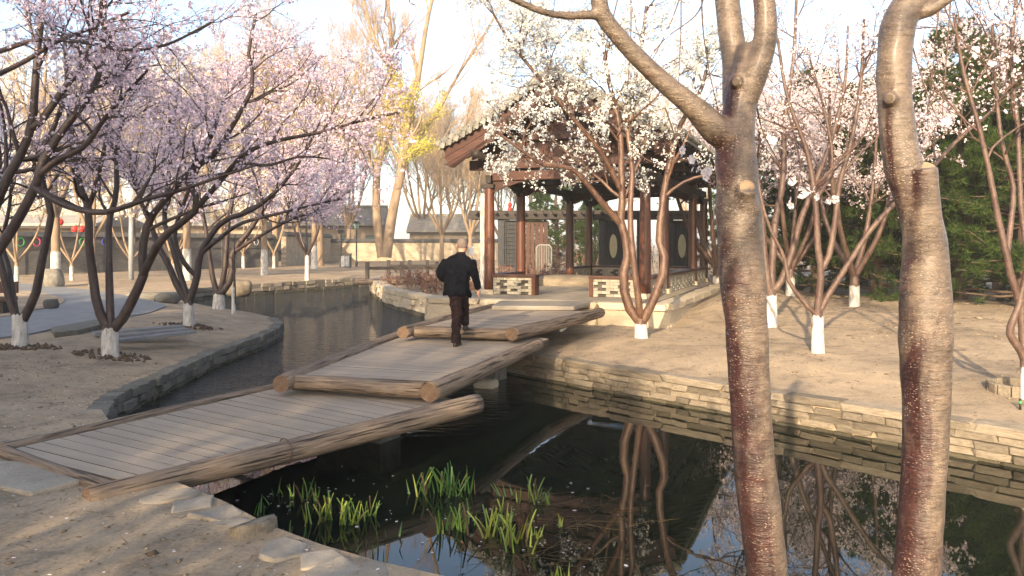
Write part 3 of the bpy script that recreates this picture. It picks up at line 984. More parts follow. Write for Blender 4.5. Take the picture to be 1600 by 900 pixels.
for x in (0, W):
    member('eave_beam', (x, -.1, Z(3.55)), (x, 9.0, Z(3.55)), .16, .22, 'dark_wood')
    m = MB(); m.tube([(x, -.9, Z(4.14)), (x, 9.8, Z(4.14))], .11, 14); m.build('purlin', M['dark_wood'], pav, True)
for x in (.95, W - .95, W / 2):
    z = 4.95 if x != W / 2 else 5.75
    m = MB(); m.tube([(x, -.9, Z(z)), (x, 9.8, Z(z))], .10, 14); m.build('purlin', M['dark_wood'], pav, True)
# curved brackets under the beams
def bracket(x0, sx, y, L, hh, axis='x', mat_='red_wood_h'):
    prof = [(0, 0)] + [(L * t, 0) for t in (1.0,)] + [(L * t, -hh * (1 - t) ** .8 * (1 + .12 * math.sin(t * 14))) for t in (1.0, .85, .7, .55, .4, .25, .12, 0)]
    prof = [(0, 0), (L, 0), (L, -.03)] + [(L * t, -.03 - (hh - .03) * (1 - t) ** 1.3 * (1 + .10 * math.sin(t * 16))) for t in (.85, .7, .55, .4, .25, .12, 0)]
    m = MB(); m.prism([(sx * a, b) for a, b in prof], -.035, .035)
    return m.build('bracket', M[mat_], pav, loc=(x0, y, Z(3.50)), rot=(0, 0, 0 if axis == 'x' else math.pi / 2))
for y in BAYS:
    bracket(.13, 1, y, .95, .28); bracket(W - .13, -1, y, .95, .28)
for x in (0, W):
    for i in range(3):
        L = min(.9, (BAYS[i + 1] - BAYS[i]) * .42)
        bracket(x, 1, BAYS[i] + .13, L, .3, 'y', 'dark_wood'); bracket(x, -1, BAYS[i + 1] - .13, L, .3, 'y', 'dark_wood')
# roof profile
EX, EZ, RZT = 3.1, 4.43, 6.12
def prof_z(t):                         # t 0 at eave, 1 at ridge
    z = EZ + (RZT - EZ) * (t ** 1.18)
    if t > .86:                        # rolled ridge
        z = EZ + (RZT - EZ) * (.86 ** 1.18) + (RZT - EZ) * (1 - .86 ** 1.18) * math.sin((t - .86) / .14 * math.pi / 2) * .85
    return z
TS = [0, .1, .2, .3, .4, .5, .6, .7, .8, .86, .9, .94, .97, 1.0]
arc = [(W / 2 - EX * (1 - t), prof_z(t)) for t in TS]
arc = arc + [(W - x, z) for x, z in arc[-2::-1]]
Y0, Y1 = -.95, 9.82
m = MB()
m.prism([(x, Z(z)) for x, z in arc] + [(x, Z(z) - .13) for x, z in arc[::-1]], Y0, Y1)
roof = m.build('roof', M['roof_tile'], pav)
# barrel tile rows over the ridge
row = MB(); row.tube([(x, 0, Z(z) + .035) for x, z in arc], .055, 8)
row_me = row.mesh('tile_row', True); row_me.materials.append(M['roof_tile'])
ny = 42
for i in range(ny):
    o = bpy.data.objects.new('tile_row', row_me); C.objects.link(o); o.parent = roof
    o.location = (0, Y0 + .40 + i * (Y1 - Y0 - .8) / (ny - 1), 0)
# verge: rolls along the slope and scalloped end tiles
for yy in (Y0 + .07, Y0 + .22, Y1 - .07, Y1 - .22):
    m = MB(); m.tube([(x, yy, Z(z) + .06) for x, z in arc], .07, 10); m.build('verge_roll', M['roof_tile'], roof, True)
vt = MB()
vt.tube([(0, 0, 0), (0, -.07, 0)], .085, 14)
vt.tube([(0, -.06, 0), (0, -.09, 0)], .055, 14)
vt_me = vt.mesh('verge_tile', False); vt_me.materials.append(M['roof_tile'])
dt = MB(); dt.prism([(-.10, .03), (.10, .03), (.085, -.05), (.03, -.12), (0, -.13), (-.03, -.12), (-.085, -.05)], -.06, -.03)
dt_me = dt.mesh('drip_tile', False); dt_me.materials.append(M['roof_tile'])
at, L = resample([(x, z) for x, z in arc], .1)
n = int(L / .21)
for i in range(n + 1):
    p, t = at(L * i / n)
    a = -math.atan2(t[1], t[0])
    for yy, fl in ((Y0, 0), (Y1, math.pi)):
        o = bpy.data.objects.new('verge_tile', vt_me); C.objects.link(o); o.parent = roof
        o.location = (p[0], yy, Z(p[1]) + .02); o.rotation_euler = (0, 0, fl)
        if i < n:
            q, t2 = at(L * (i + .5) / n)
            o = bpy.data.objects.new('drip_tile', dt_me); C.objects.link(o); o.parent = roof
            o.location = (q[0], yy, Z(q[1]) - .04); o.rotation_euler = (0, a, fl)
# eave tiles along both long sides
for sx in (0, 1):
    for i in range(ny):
        o = bpy.data.objects.new('eave_tile', vt_me); C.objects.link(o); o.parent = roof
        o.location = (arc[0][0] + .02 if sx == 0 else arc[-1][0] - .02, Y0 + .40 + i * (Y1 - Y0 - .8) / (ny - 1), Z(EZ) + .02)
        o.rotation_euler = (0, 0, -math.pi / 2 if sx == 0 else math.pi / 2)
# rafters
for i in range(26):
    y = Y0 + .35 + i * (Y1 - Y0 - .7) / 25
    for s in (0, 1):
        pts = [(x if s == 0 else W - x, y, Z(z) - .19) for x, z in arc[:9]]
        m = MB(); m.tube(pts, .045, 6); m.build('rafter', M['dark_wood'], roof)
# barge boards at both gables, each side in three lapped boards
for yy in (Y0 + .10, Y1 - .16):
    for s in (0, 1):
        ts = np.linspace(0, .97, 22)
        for k, (h0, h1) in enumerate(((.12, .33), (.335, .52), (.525, .66))):
            up = [(W / 2 - (EX - .06) * (1 - t), Z(prof_z(t)) - h0) for t in ts]
            hh = [h1 if t > .08 else h1 - (.08 - t) * (.5 if k == 2 else 0) for t in ts]
            lo = [(W / 2 - (EX - .06) * (1 - t) + (.10 * k + .08 if i == 0 else 0), Z(prof_z(t)) - h) for i, (t, h) in enumerate(zip(ts, hh))]
            poly = up + lo[::-1]
            if s: poly = [(W - x, z) for x, z in poly]
            m = MB(); m.prism(poly, 0, .05)
            m.build('barge_board', M['red_wood_h'], pav, loc=(0, yy + .012 * k, 0))
    # gable boarding behind
yy = .02
for k in range(16):
    x0 = -.2 + k * (W + .4) / 16; x1 = x0 + (W + .4) / 16 - .012
    def topz(x):
        t = max(0, 1 - abs(x - W / 2) / EX)
        return Z(prof_z(min(t, .97))) - .16
    for yb in (.0, BAYS[-1]):
        m = MB(); m.prism([(x0, Z(4.0)), (x1, Z(4.0)), (x1, topz(x1)), (x0, topz(x0))], yb + .03, yb + .06)
        m.build('gable_board', M['red_wood_h'], pav)
# brick benches
bm_ = stone_mesh('brick', 77, .02, .05)
bm_.materials.append(M['grey_brick'])
def bench(x0, y0, x1, y1, endpost, label=None, holes=True):
    """low bench wall of open brickwork with a timber seat rail"""
    p0 = Vector((x0, y0, 0)); p1 = Vector((x1, y1, 0)); L = (p1 - p0).length; a = math.atan2(y1 - y0, x1 - x0)
    b = obj('bench', None, None, pav, (x0, y0, 0), (0, 0, a))
    courses, h = 6, .075
    nb = max(3, round(L / .19)); bw = L / nb
    m = MB(); m.box((L / 2, 0, .01 + courses * h / 2), (L - .02, .07, courses * h - .01)); m.build('shade_panel', M['opening_shade'], b)  # dark panel inside the wall: shade of the brick openings put into its colour
    for c in range(courses):
        for k in range(nb + (c % 2)):
            u0 = (k - .5 * (c % 2)) * bw; u1 = min(L, u0 + bw); u0 = max(0, u0)
            if u1 - u0 < .03: continue
            mid = (u0 + u1) / 2
            if holes:
                # plus-shaped openings
                q = (mid / bw) % 3.0
                if c in (3, 4) and abs(q - (1.5 if c % 2 == 0 else 1.0)) < .55 and 0 < k < nb - 1 + (c % 2): continue
                if c == 2 and abs(q - 1.5) < .3: continue
                if c == 1 and (abs(q - 2.9) < .55 or abs(q) < .1) and 0 < k < nb - 1 + c % 2: continue
                if c == 0 and abs(q - 1.5) < .3: continue
            o = bpy.data.objects.new('brick', bm_); C.objects.link(o); o.parent = b
            o.location = (mid, 0, .01 + (c + .5) * h); o.scale = (u1 - u0 - .006, .22, h - .006)
    m = MB(); m.box((L / 2, 0, courses * h + .045), (L + .04, .30, .07)); m.build('seat_rail', M['red_wood_h'], b)
    if endpost:
        m = MB(); m.box((L - .04 if endpost > 0 else .04, 0, .255), (.10, .29, .49)); m.build('end_post', M['red_wood'], b)
for yb in (0, BAYS[-1]):
    bench(.15, yb, 1.35, yb, 1); bench(2.82, yb, W - .15, yb, -1)
for x in (0, W):
    for i in range(3):
        if x == 0 and i == 1: continue
        bench(x, BAYS[i] + .15, x, BAYS[i + 1] - .15, 0)
# stone mound by the open side of the pavilion
q = PAV + PU * .3 + PV * 5.0
rock('step_rock', 'low tan rock serving as a step at the pavilion left side', (q.x, q.y, .58), (2.6, 1.6, .55), -.2, ROCKS[3], M['stone_tan'])
# conduit on the far right corner
m = MB(); e0 = PAV + PU * (W + .35) + PV * 8.9
m.tube([(0, 0, .3), (0, 0, 3.4)], .02, 6); m.tube([(0, 0, .32), (.35, -.1, .32)], .02, 6)
tag(m.build('conduit', M['white_plastic'], None, True, loc=(e0.x, e0.y, 0)), 'thin white conduit pipe at the far right corner of the pavilion', 'conduit')

# ------------------------------------------------------------------ trees
def unit(v):
    return v / (np.linalg.norm(v, axis=-1, keepdims=True) + 1e-9)

def polylines(rng, start, direc, length, r0, K, wob, trop, taper=.25):
    N = len(start)
    Pn = np.zeros((N, K, 3)); Pn[:, 0] = start
    d = unit(direc)
    st = length / (K - 1)
    for k in range(1, K):
        d = unit(d + rng.normal(0, wob, (N, 3)) + np.array([0, 0, trop]))
        Pn[:, k] = Pn[:, k - 1] + d * st[:, None]
    R = r0[:, None] * np.linspace(1, taper, K)[None]
    return Pn, R

def spawn(rng, Pn, R, m, t0, t1, ang, asd, lo, hi, rr, K, wob, trop, rmin=.002, decay=.45, up=0.0):
    N, Kp, _ = Pn.shape
    t = rng.uniform(t0, t1, (N, m))
    x = t * (Kp - 1); i = np.minimum(x.astype(int), Kp - 2); f = (x - i)[..., None]
    n = np.arange(N)[:, None]
    pos = Pn[n, i] * (1 - f) + Pn[n, i + 1] * f
    tan = unit(Pn[n, i + 1] - Pn[n, i])
    rad = R[n, i] * (1 - f[..., 0]) + R[n, i + 1] * f[..., 0]
    rv = rng.normal(0, 1, (N, m, 3)); rv[..., 2] += up
    perp = unit(np.cross(tan, np.cross(rv, tan)))
    a = np.radians(rng.normal(ang, asd, (N, m)))[..., None]
    d = tan * np.cos(a) + perp * np.sin(a)
    L = rng.uniform(lo, hi, (N, m)) * (1 - decay * (t - t0) / max(t1 - t0, 1e-6))
    r0 = np.maximum(np.minimum(rad * rr, rad * .9), rmin)
    return polylines(rng, pos.reshape(-1, 3), d.reshape(-1, 3), L.ravel(), r0.ravel(), K, wob, trop)

def along(rng, Pn, per, t0=.1, t1=1.0, jit=.02):
    N, Kp, _ = Pn.shape
    t = rng.uniform(t0, t1, (N, per))
    x = t * (Kp - 1); i = np.minimum(x.astype(int), Kp - 2); f = (x - i)[..., None]
    n = np.arange(N)[:, None]
    pos = Pn[n, i] * (1 - f) + Pn[n, i + 1] * f
    return pos.reshape(-1, 3) + rng.normal(0, jit, (N * per, 3))

def flower_mesh(rng, pos, size, sides=5, name='blossom', cup=True):
    N = len(pos)
    nrm = unit(rng.normal(0, 1, (N, 3)))
    ref = unit(rng.normal(0, 1, (N, 3)))
    u = unit(np.cross(nrm, ref)); v = np.cross(nrm, u)
    r = size * np.clip(rng.lognormal(-.05, .33, N), .35, 1.7)
    a = np.arange(sides) * 2 * math.pi / sides
    rr = np.where(np.arange(sides) % 2 == 0, 1.0, .8)
    ring = (u[:, None] * (np.cos(a) * rr)[None, :, None] + v[:, None] * (np.sin(a) * rr)[None, :, None]) * r[:, None, None]
    ring += nrm[:, None] * (r[:, None, None] * rng.uniform(-.25, .25, (N, sides, 1)))
    V = (pos[:, None] + ring).reshape(-1, 3)
    F = np.arange(N * sides).reshape(N, sides)
    return mesh_arrays(name, V, [F], False)

def stem_arr(stems, K=18):
    """[(points, r0, r1)] -> (N,K,3),(N,K)"""
    Pn = np.stack([catmull(s[0], K) for s in stems])
    R = np.stack([np.linspace(1, 0, K) ** 1.0 * (s[1] - s[2]) + s[2] for s in stems])
    return Pn, R

def tree_parts(root, base, stems, spec, seed, bark, twig, petal, wash=0.0, wash_r=.12, trunk_r=None, trunk_top=None, density=1.0, size=.022, keep=None, loc=True):
    rng = np.random.default_rng(seed)
    o = np.array(base, float)
    Ps, Rs = stem_arr(stems)
    Ps = Ps - o
    V, F = [], []
    off = 0
    def put(V_, F_):
        nonlocal off
        V.append(V_); F.append(F_ + off); off += len(V_)
    v, f = tubes(Ps, Rs, 12); put(v, f)
    if trunk_top is not None:
        tt = np.array(trunk_top, float) - o
        pts = catmull([np.array([0, 0, 0.0]), tt * .5, tt, tt + np.array([0, 0, .05])], 8)
        v, f = tubes(pts[None], np.linspace(trunk_r * 1.15, trunk_r * .95, 8)[None], 14); put(v, f)
    levels = [(Ps, Rs)]
    tw_V, tw_F, toff = [], [], 0
    cur = (Ps, Rs)
    anchors = []
    for li, sp in enumerate(spec):
        nxt = spawn(rng, cur[0], cur[1], **sp['b'])
        if keep is not None:
            msk = keep(nxt[0][:, -1] + o)
            nxt = (nxt[0][msk], nxt[1][msk])
        v, f = tubes(nxt[0], nxt[1], sp.get('sides', 3))
        if li == 0:
            put(v, f)
        else:
            tw_V.append(v); tw_F.append(f + toff); toff += len(v)
        if sp.get('fl'):
            anchors.append(along(rng, nxt[0], max(1, int(round(sp['fl'] * density))), sp.get('ft', .1), 1.0, sp.get('jit', .02)))
        if sp.get('carry'):        # next level also grows from the stems
            cur = (np.concatenate([nxt[0], cur[0][:, ::max(1, cur[0].shape[1] // nxt[0].shape[1])][:, :nxt[0].shape[1]]]) if False else nxt[0], nxt[1])
        else:
            cur = nxt
    obj('trunk', mesh_arrays('trunk', np.concatenate(V), [np.concatenate(F)], True), bark, root)
    if tw_V:
        obj('twigs', mesh_arrays('twigs', np.concatenate(tw_V), [np.concatenate(tw_F)], True), twig, root)
    if anchors and petal is not None:
        A = np.concatenate(anchors)
        A = A[::3].repeat(3, axis=0) + rng.normal(0, size * .75, (len(A[::3]) * 3, 3))
        if keep is not None: A = A[keep(A + o)]
        obj('blossom_crown', flower_mesh(rng, A, size), petal, root)
    if wash:
        m = MB()
        h = wash
        pts = [(0, 0, -.06), (0, 0, .02), (0, 0, h * .4), (0, 0, h * .8), (0, 0, h)]
        if trunk_top is not None:
            t = Vector(trunk_top) - Vector(base)
            pts = [(t.x / max(t.z, .1) * q[2], t.y / max(t.z, .1) * q[2], q[2]) for q in pts]
        nv0 = 24
        m.tube(pts, [wash_r * 1.32, wash_r * 1.2, wash_r * 1.12, wash_r * 1.08, wash_r * 1.05], nv0, caps=False)
        vv = m.v[-1]; vv[-nv0:, 2] += rng.uniform(-.05, .035, nv0) * min(1, h / .5); vv[-2 * nv0:-nv0, 2] -= .02
        ob = m.build('whitewashed_base', M['whitewash'], root, True)
    return root

def px_stems(d, lst):
    """stems given as (points (px,py[,extra depth]), width px start, width px end)"""
    out = []
    for pts, w0, w1 in lst:
        q = [P(p[0], p[1], d + (p[2] if len(p) > 2 else 0)) for p in pts]
        out.append((q, w0 / FOC * d / 2, w1 / FOC * d / 2))
    return out

def L(m, t0, t1, ang, asd, lo, hi, rr, K, wob, trop, **k):
    r = dict(m=m, t0=t0, t1=t1, ang=ang, asd=asd, lo=lo, hi=hi, rr=rr, K=K, wob=wob, trop=trop); r.update(k); return r

def cherry_spec(s=1.0, m=(9, 8, 6), trop=.03, fl=7, fl2=4, up=.3):
    return [dict(b=L(m[0], .38, 1.0, 48, 14, 1.0 * s, 2.1 * s, .55, 9, .13, trop, up=up), sides=6, fl=fl2 * 2, ft=.4, jit=.03),
            dict(b=L(m[1], .15, 1.0, 45, 15, .5 * s, 1.1 * s, .55, 6, .14, trop, rmin=.004), sides=4, fl=fl2 * 2, ft=.2, jit=.025),
            dict(b=L(m[2], .15, 1.0, 45, 18, .2 * s, .5 * s, .6, 4, .15, trop * .5, rmin=.0028), sides=3, fl=fl, ft=.05, jit=.02)]

def hero(name, label, base_px, d, stems, seed, bark, petal, wash_px, wash_w, fork_px, spec, density=1.0, size=.022, cat='tree', group=None, keep=None, twig=None):
    b = ground_point(*base_px) if d is None else P(base_px[0], base_px[1], d)
    if d is None: d = b.y
    b.z = gz1(b.x, b.y) if base_px[1] < 900 else 0
    root = empty(name, b)
    tag(root, label, cat, group)
    ft = P(fork_px[0], fork_px[1], d)
    st = px_stems(d, stems)
    tree_parts(root, b, st, spec, seed, bark, twig or bark, petal, wash=wash_px / FOC * d, wash_r=wash_w / FOC * d / 2, trunk_r=wash_w / FOC * d / 2 * .95, trunk_top=ft, density=density, size=size, keep=keep)
    return root

BL, BM_, BR = M['bark_left'], M['bark_mid'], M['bark_right']
GL = 'mauve blossom trees on the shaded bank'
def above(zmin):
    return lambda A: A[:, 2] > zmin
def not_in_lens(A):
    """branches are pruned clear of the walker's way"""
    return ~((A[:, 1] < 7.5) & (np.abs(A[:, 0]) < A[:, 1] * .7) & (A[:, 2] < 5))
SP = cherry_spec(1.0, (9, 8, 6), .02, 6, 3)
SPL = cherry_spec(1.0, (8, 7, 5), .02, 6, 3)
def low_cut(d, py):
    """crown lower limit: as the tree was pruned"""
    z = CAM_Z - (py - HOR) / FOC * d
    return lambda A: A[:, 2] > z + .0

T0 = hero('blossom_tree', 'dark-limbed mauve blossom tree whose leaning limbs enter at the left edge', (-70, 560), 11.6,
     [([(-68, 520), (-50, 440), (-20, 360), (5, 290), (33, 240), (50, 193), (55, 133), (60, 67), (68, 0), (70, -80)], 19, 7),
      ([(50, 200), (63, 190), (97, 143), (130, 97), (143, 57), (157, 13), (170, -60)], 12, 5),
      ([(-66, 520), (-40, 450), (0, 387), (30, 340), (57, 287), (67, 250), (100, 200, .1), (133, 160, .2), (157, 110, .3), (163, 67, .3), (163, 0, .3), (170, -60, .3)], 19, 6),
      ([(60, 275), (90, 250, -.1), (130, 230, -.2), (160, 190, -.3), (182, 163, -.4), (230, 110, -.6)], 11, 4),
      ([(53, 293), (75, 305, -.1), (100, 320, -.2), (160, 332, -.4), (233, 310, -.6), (283, 297, -.7), (335, 279, -.9), (400, 258, -1.1)], 12, 3),
      ([(0, 115), (40, 95, -.3), (90, 65, -.5), (140, 45, -.7), (200, 20, -1)], 8, 4),
      ([(0, 80), (60, 62, -.4), (130, 66, -.7), (200, 78, -1), (260, 70, -1.2), (330, 35, -1.4)], 8, 3)],
     11, BL, M['petal_mauve'], 45, 26, (-68, 515), SPL, 1.2, .017, group=GL, keep=low_cut(11.6, 318))
T1 = hero('blossom_tree', 'mauve blossom tree with whitewashed base in a V, beside the path island', (32, 541), None,
     [([(28, 500), (15, 468), (5, 427), (-2, 400), (-12, 350), (-6, 300), (0, 250), (-10, 180)], 12, 5),
      ([(26, 495), (18, 445, .1), (13, 414, .2), (4, 380, .3), (15, 320, .4), (20, 250, .4)], 9, 4),
      ([(36, 500), (56, 458), (64, 414), (74, 368), (80, 330), (66, 282), (72, 230), (95, 170), (110, 100)], 14, 5)],
     12, BL, M['petal_mauve'], 50, 20, (31, 495), SPL, 1.4, .017, group=GL, keep=low_cut(13.6, 300))
T2 = hero('blossom_tree', 'mauve blossom tree with three dark trunks from one whitewashed base, beside the drain boards', (172, 555), None,
     [([(170, 515), (153, 481), (146, 437), (139, 381), (138, 325), (122, 282), (112, 215), (105, 130), (100, 40)], 15, 5),
      ([(138, 325), (150, 290), (160, 245), (172, 190), (180, 120)], 8, 4),
      ([(173, 512), (171, 445, .2), (170, 381, .3), (171, 343, .4), (182, 300, .5), (184, 220, .6), (210, 140, .7)], 13, 5),
      ([(176, 515), (190, 500), (212, 458), (225, 427), (222, 394), (233, 345), (263, 307, -.2), (300, 262, -.3), (330, 215, -.4), (350, 150, -.4)], 17, 4),
      ([(222, 432), (253, 373, -.2), (310, 323, -.4), (290, 277, -.5), (333, 243, -.6), (367, 190, -.7), (397, 130, -.8), (388, 90, -.9), (400, 20, -1)], 13, 4),
      ([(310, 322, -.4), (345, 282, -.6), (383, 240, -.8), (433, 220, -1.0), (500, 207, -1.2), (560, 190, -1.3), (625, 176, -1.4)], 9, 2.5),
      ([(383, 255, -.8), (420, 258, -.9), (470, 245, -1.0), (530, 250, -1.1)], 5, 2)],
     13, BL, M['petal_mauve'], 42, 22, (172, 510), SPL, 1.6, .017, group=GL, keep=low_cut(12.6, 330))
T3 = hero('blossom_tree', 'mauve blossom tree leaning out toward the pond between the boards and the water', (295, 509), None,
     [([(294, 472), (277, 447), (263, 413), (250, 390), (235, 350), (215, 300), (200, 230)], 11, 4),
      ([(294, 470), (280, 423, .1), (267, 377, .2), (257, 347, .3), (262, 290, .4), (270, 210, .4), (280, 120, .4)], 10, 4),
      ([(296, 470), (307, 437), (313, 397), (333, 363), (353, 343), (390, 330), (430, 300), (470, 250), (500, 190)], 12, 3),
      ([(308, 432), (287, 410, -.1), (273, 367, -.2), (290, 310, -.3), (320, 240, -.4), (350, 150, -.4)], 8, 3),
      ([(316, 395), (340, 375, -.2), (375, 350, -.5), (430, 335, -.9), (500, 318, -1.3), (540, 310, -1.4)], 7, 2.5)],
     14, BL, M['petal_mauve'], 34, 15, (295, 470), SP, 2.1, .018, group=GL, keep=low_cut(17.3, 362))
T4 = hero('blossom_tree', 'mauve blossom tree with curved trunks at the water edge, beside a whitewashed sapling', (342, 483), None,
     [([(341, 460), (333, 437), (327, 397), (320, 350), (310, 300), (300, 220)], 9, 3),
      ([(343, 460), (350, 430), (353, 397), (358, 340), (372, 270), (390, 180), (400, 90)], 9, 3),
      ([(345, 460), (362, 433), (363, 395), (388, 363), (415, 320), (450, 270), (480, 200), (495, 130)], 11, 3),
      ([(364, 395), (400, 372, -.3), (450, 345, -.8), (500, 325, -1.2), (545, 300, -1.4)], 6, 2.5)],
     15, BL, M['petal_mauve'], 24, 16, (342, 458), cherry_spec(1.25, (10, 9, 6), .02, 6, 3), 2.5, .020, group=GL, keep=low_cut(21.6, 372))
root = empty('sapling', ground_point(365, 491)); tag(root, 'thin bare sapling with whitewashed stem on the pond edge', 'tree')
q = root.location
tree_parts(root, q, [([q, q + Vector((.03, 0, .7)), q + Vector((.0, .02, 1.5)), q + Vector((.05, 0, 2.3))], .05, .012)],
           [dict(b=L(8, .4, 1, 30, 10, .3, .7, .6, 5, .1, .1), sides=4)], 3, BL, BL, None, wash=.8, wash_r=.052)

GR = 'white and pink blossom trees on the sunny bank'
T5spec = [dict(b=L(10, .40, 1.0, 52, 16, 1.0, 2.3, .55, 9, .13, .0, up=.3), sides=6, fl=8, ft=.35, jit=.035),
          dict(b=L(9, .15, 1.0, 48, 16, .5, 1.15, .55, 6, .15, -.02, rmin=.004), sides=4, fl=8, ft=.15, jit=.03),
          dict(b=L(6, .1, 1.0, 48, 20, .2, .5, .6, 4, .15, -.05, rmin=.0028), sides=3, fl=8, ft=.0, jit=.022)]
def t5keep(A):
    px = 800 + A[:, 0] / A[:, 1] * FOC; py = HOR - (A[:, 2] - CAM_Z) / A[:, 1] * FOC
    z = A[:, 2]
    x = A[:, 0]
    return (z > 2.75 + np.where(x > 3.4, .5, 0)) & ((x > -.55) | (z > 5.0 + .4 * np.sin(x * 7))) & (x > -1.5)
T5 = hero('blossom_tree', 'white blossom tree with three glossy curved trunks standing before the pavilion', (1002, 529), 15.0,
     [([(1000, 503), (991, 493), (978, 469), (974, 430), (981, 408), (978, 375), (970, 347), (972, 317), (971, 270), (968, 200), (950, 120), (940, 40)], 16, 5),
      ([(970, 350), (943, 319, -.2), (920, 291, -.3), (898, 267, -.5), (878, 260, -.6), (850, 258, -.8), (815, 235, -1.0), (775, 205, -1.2)], 11, 3),
      ([(1001, 503), (999, 478, -.15), (992, 424, -.2), (986, 370, -.2), (985, 317, -.2), (988, 265, -.1), (980, 180, 0), (1000, 90, .2), (1010, 10, .3)], 11, 5),
      ([(1003, 503), (1023, 464, -.1), (1039, 412, -.1), (1030, 375, 0), (1034, 328, 0), (1041, 280, .1), (1057, 213, .2), (1072, 178, .3), (1095, 142, .4), (1110, 80, .4)], 15, 5),
      ([(972, 300), (940, 240, -.3), (900, 190, -.6), (850, 130, -.9), (800, 70, -1.1), (770, 20, -1.2)], 9, 3),
      ([(968, 205), (910, 150, .2), (850, 90, .4), (820, 20, .5)], 8, 3)],
     16, BM_, M['petal_white'], 22, 18, (1001, 500), T5spec, 2.4, .0165, group=GR, keep=t5keep)
SPR = cherry_spec(1.0, (8, 7, 5), .03, 5, 2)
T6 = hero('blossom_tree', 'pink blossom tree with slim trunks and tall whitewash, beyond the near polished trunk', (1204, 508), 16.6,
     [([(1203, 460), (1194, 400), (1190, 333), (1180, 260), (1170, 160), (1165, 60)], 13, 4),
      ([(1204, 460), (1208, 387, .2), (1213, 333, .3), (1224, 280, .3), (1226, 190, .4), (1240, 90, .4), (1245, -20, .4)], 13, 4),
      ([(1206, 458), (1218, 445), (1237, 397), (1251, 344), (1276, 280), (1300, 215), (1320, 130), (1325, 40)], 12, 3)],
     17, BR, M['petal_pink'], 50, 18, (1204, 455), SPR, 2.0, .0165, group=GR, keep=low_cut(16.6, 235))
T7 = hero('blossom_tree', 'spreading blossom tree with whitewashed base and one long limb reaching right', (1278, 551), None,
     [([(1275, 490), (1262, 479), (1233, 440), (1226, 404), (1201, 351), (1187, 298), (1180, 230)], 8, 3),
      ([(1277, 490), (1280, 458), (1283, 422), (1278, 387), (1274, 316), (1262, 240), (1230, 150), (1215, 60)], 12, 4),
      ([(1284, 420), (1294, 404), (1304, 351), (1312, 285), (1330, 222), (1345, 130), (1350, 30)], 10, 4),
      ([(1280, 488), (1290, 468), (1319, 422), (1358, 362), (1397, 319), (1440, 280, .1), (1500, 215, .3), (1545, 178, .4), (1580, 130, .5)], 10, 4),
      ([(1274, 316), (1300, 260, .3), (1290, 180, .4), (1265, 90, .5)], 6, 3)],
     18, BR, M['petal_pink'], 57, 17, (1277, 487), SPR, 1.7, .015, group=GR, keep=low_cut(13, 200))
T8 = hero('blossom_tree', 'slender-stemmed pink blossom tree in a tree pit at the right picture edge', (1602, 622), None,
     [([(1600, 560), (1596, 549), (1578, 522), (1583, 500), (1591, 480), (1600, 440), (1610, 380)], 13, 6),
      ([(1600, 555), (1595, 478, .05), (1582, 442), (1573, 398), (1560, 344), (1550, 290), (1530, 200), (1505, 110), (1490, 20)], 13, 4),
      ([(1573, 400), (1580, 344, .1), (1583, 290, .2), (1566, 225, .2), (1555, 130, .3), (1550, 30, .3)], 9, 4),
      ([(1602, 540), (1612, 450, .2), (1596, 330, .3), (1590, 200, .4), (1580, 90, .4), (1590, -20, .4)], 10, 5)],
     19, BR, M['petal_pink'], 48, 12, (1600, 557), SPR, 1.2, .0145, group=GR, keep=low_cut(9, 190))

# generic vase-shaped tree
def generic_stems(rng, h, n, spread, r, fork=.8):
    st = []
    for i in range(n):
        a = 2 * math.pi * i / n + rng.uniform(-.4, .4)
        s = spread * rng.uniform(.6, 1.2)
        p0 = np.array([0, 0, fork]); p1 = p0 + np.array([math.cos(a) * s * .35, math.sin(a) * s * .35, h * .22])
        p2 = p1 + np.array([math.cos(a) * s * .25, math.sin(a) * s * .25, h * .3]); p3 = p2 + np.array([math.cos(a + .4) * s * .45, math.sin(a + .4) * s * .45, h * .35 * rng.uniform(.8, 1.1)])
        st.append(([p0, p1, p2, p3], r, r * .3))
    return st
def generic_tree(name, label, seed, h, n, spread, r, spec, bark, twig, petal, wash, loc, rz=0, scale=1, fork=.8, size=.03, density=1, group=None, cat='tree'):
    rng = np.random.default_rng(seed)
    root = empty(name, (0, 0, 0))
    tree_parts(root, (0, 0, 0), generic_stems(rng, h, n, spread, r, fork), spec, seed, bark, twig, petal, wash=wash, wash_r=r * 1.5, trunk_r=r * 1.4, trunk_top=(0, 0, fork), density=density, size=size)
    root.location = loc; root.rotation_euler = (0, 0, rz); root.scale = (scale,) * 3
    tag(root, label, cat, group)
    return root
def at_ground(px, py):
    p = ground_point(px, py); return p
def X(px, d): return (px - 800) / FOC * d
def place(px, d):
    x = X(px, d); return Vector((x, d, gz1(x, d) - .03))

GP = 'pink blossom trees behind the sunny bank'
gspec = cherry_spec(1.1, (9, 7, 5), .03, 6, 3)
A_ = generic_tree('blossom_tree', 'pale pink blossom tree rising behind the two polished trunks', 31, 5.6, 5, 2.6, .08, gspec, BR, BR, M['petal_pink'], .6, place(1335, 20.5), .3, 1.0, group=GP, density=2.5, size=.019)
for px, d, rz, sc, lb in ((1120, 26, 2.1, 1.1, 'pink-white blossom tree behind the right end of the pavilion roof'), (1235, 24, 5.2, 1.05, 'pink blossom tree standing in front of the first pine')):
    c = copy_tree(A_, place(px, d), rz, sc); c["label"] = lb
GC = 'cream and mauve trees before the dark wall'
cspec = cherry_spec(1.1, (8, 7, 4), .05, 6, 3)
B_ = generic_tree('blossom_tree', 'cream blossom tree in front of the dark wall, leftmost of its row', 41, 5.4, 4, 2.0, .06, cspec, M['bark_far'], M['twig_grey'], M['petal_cream'], .75, at_ground(26, 440), .3, 1.0, fork=.9, size=.035, group=GC)
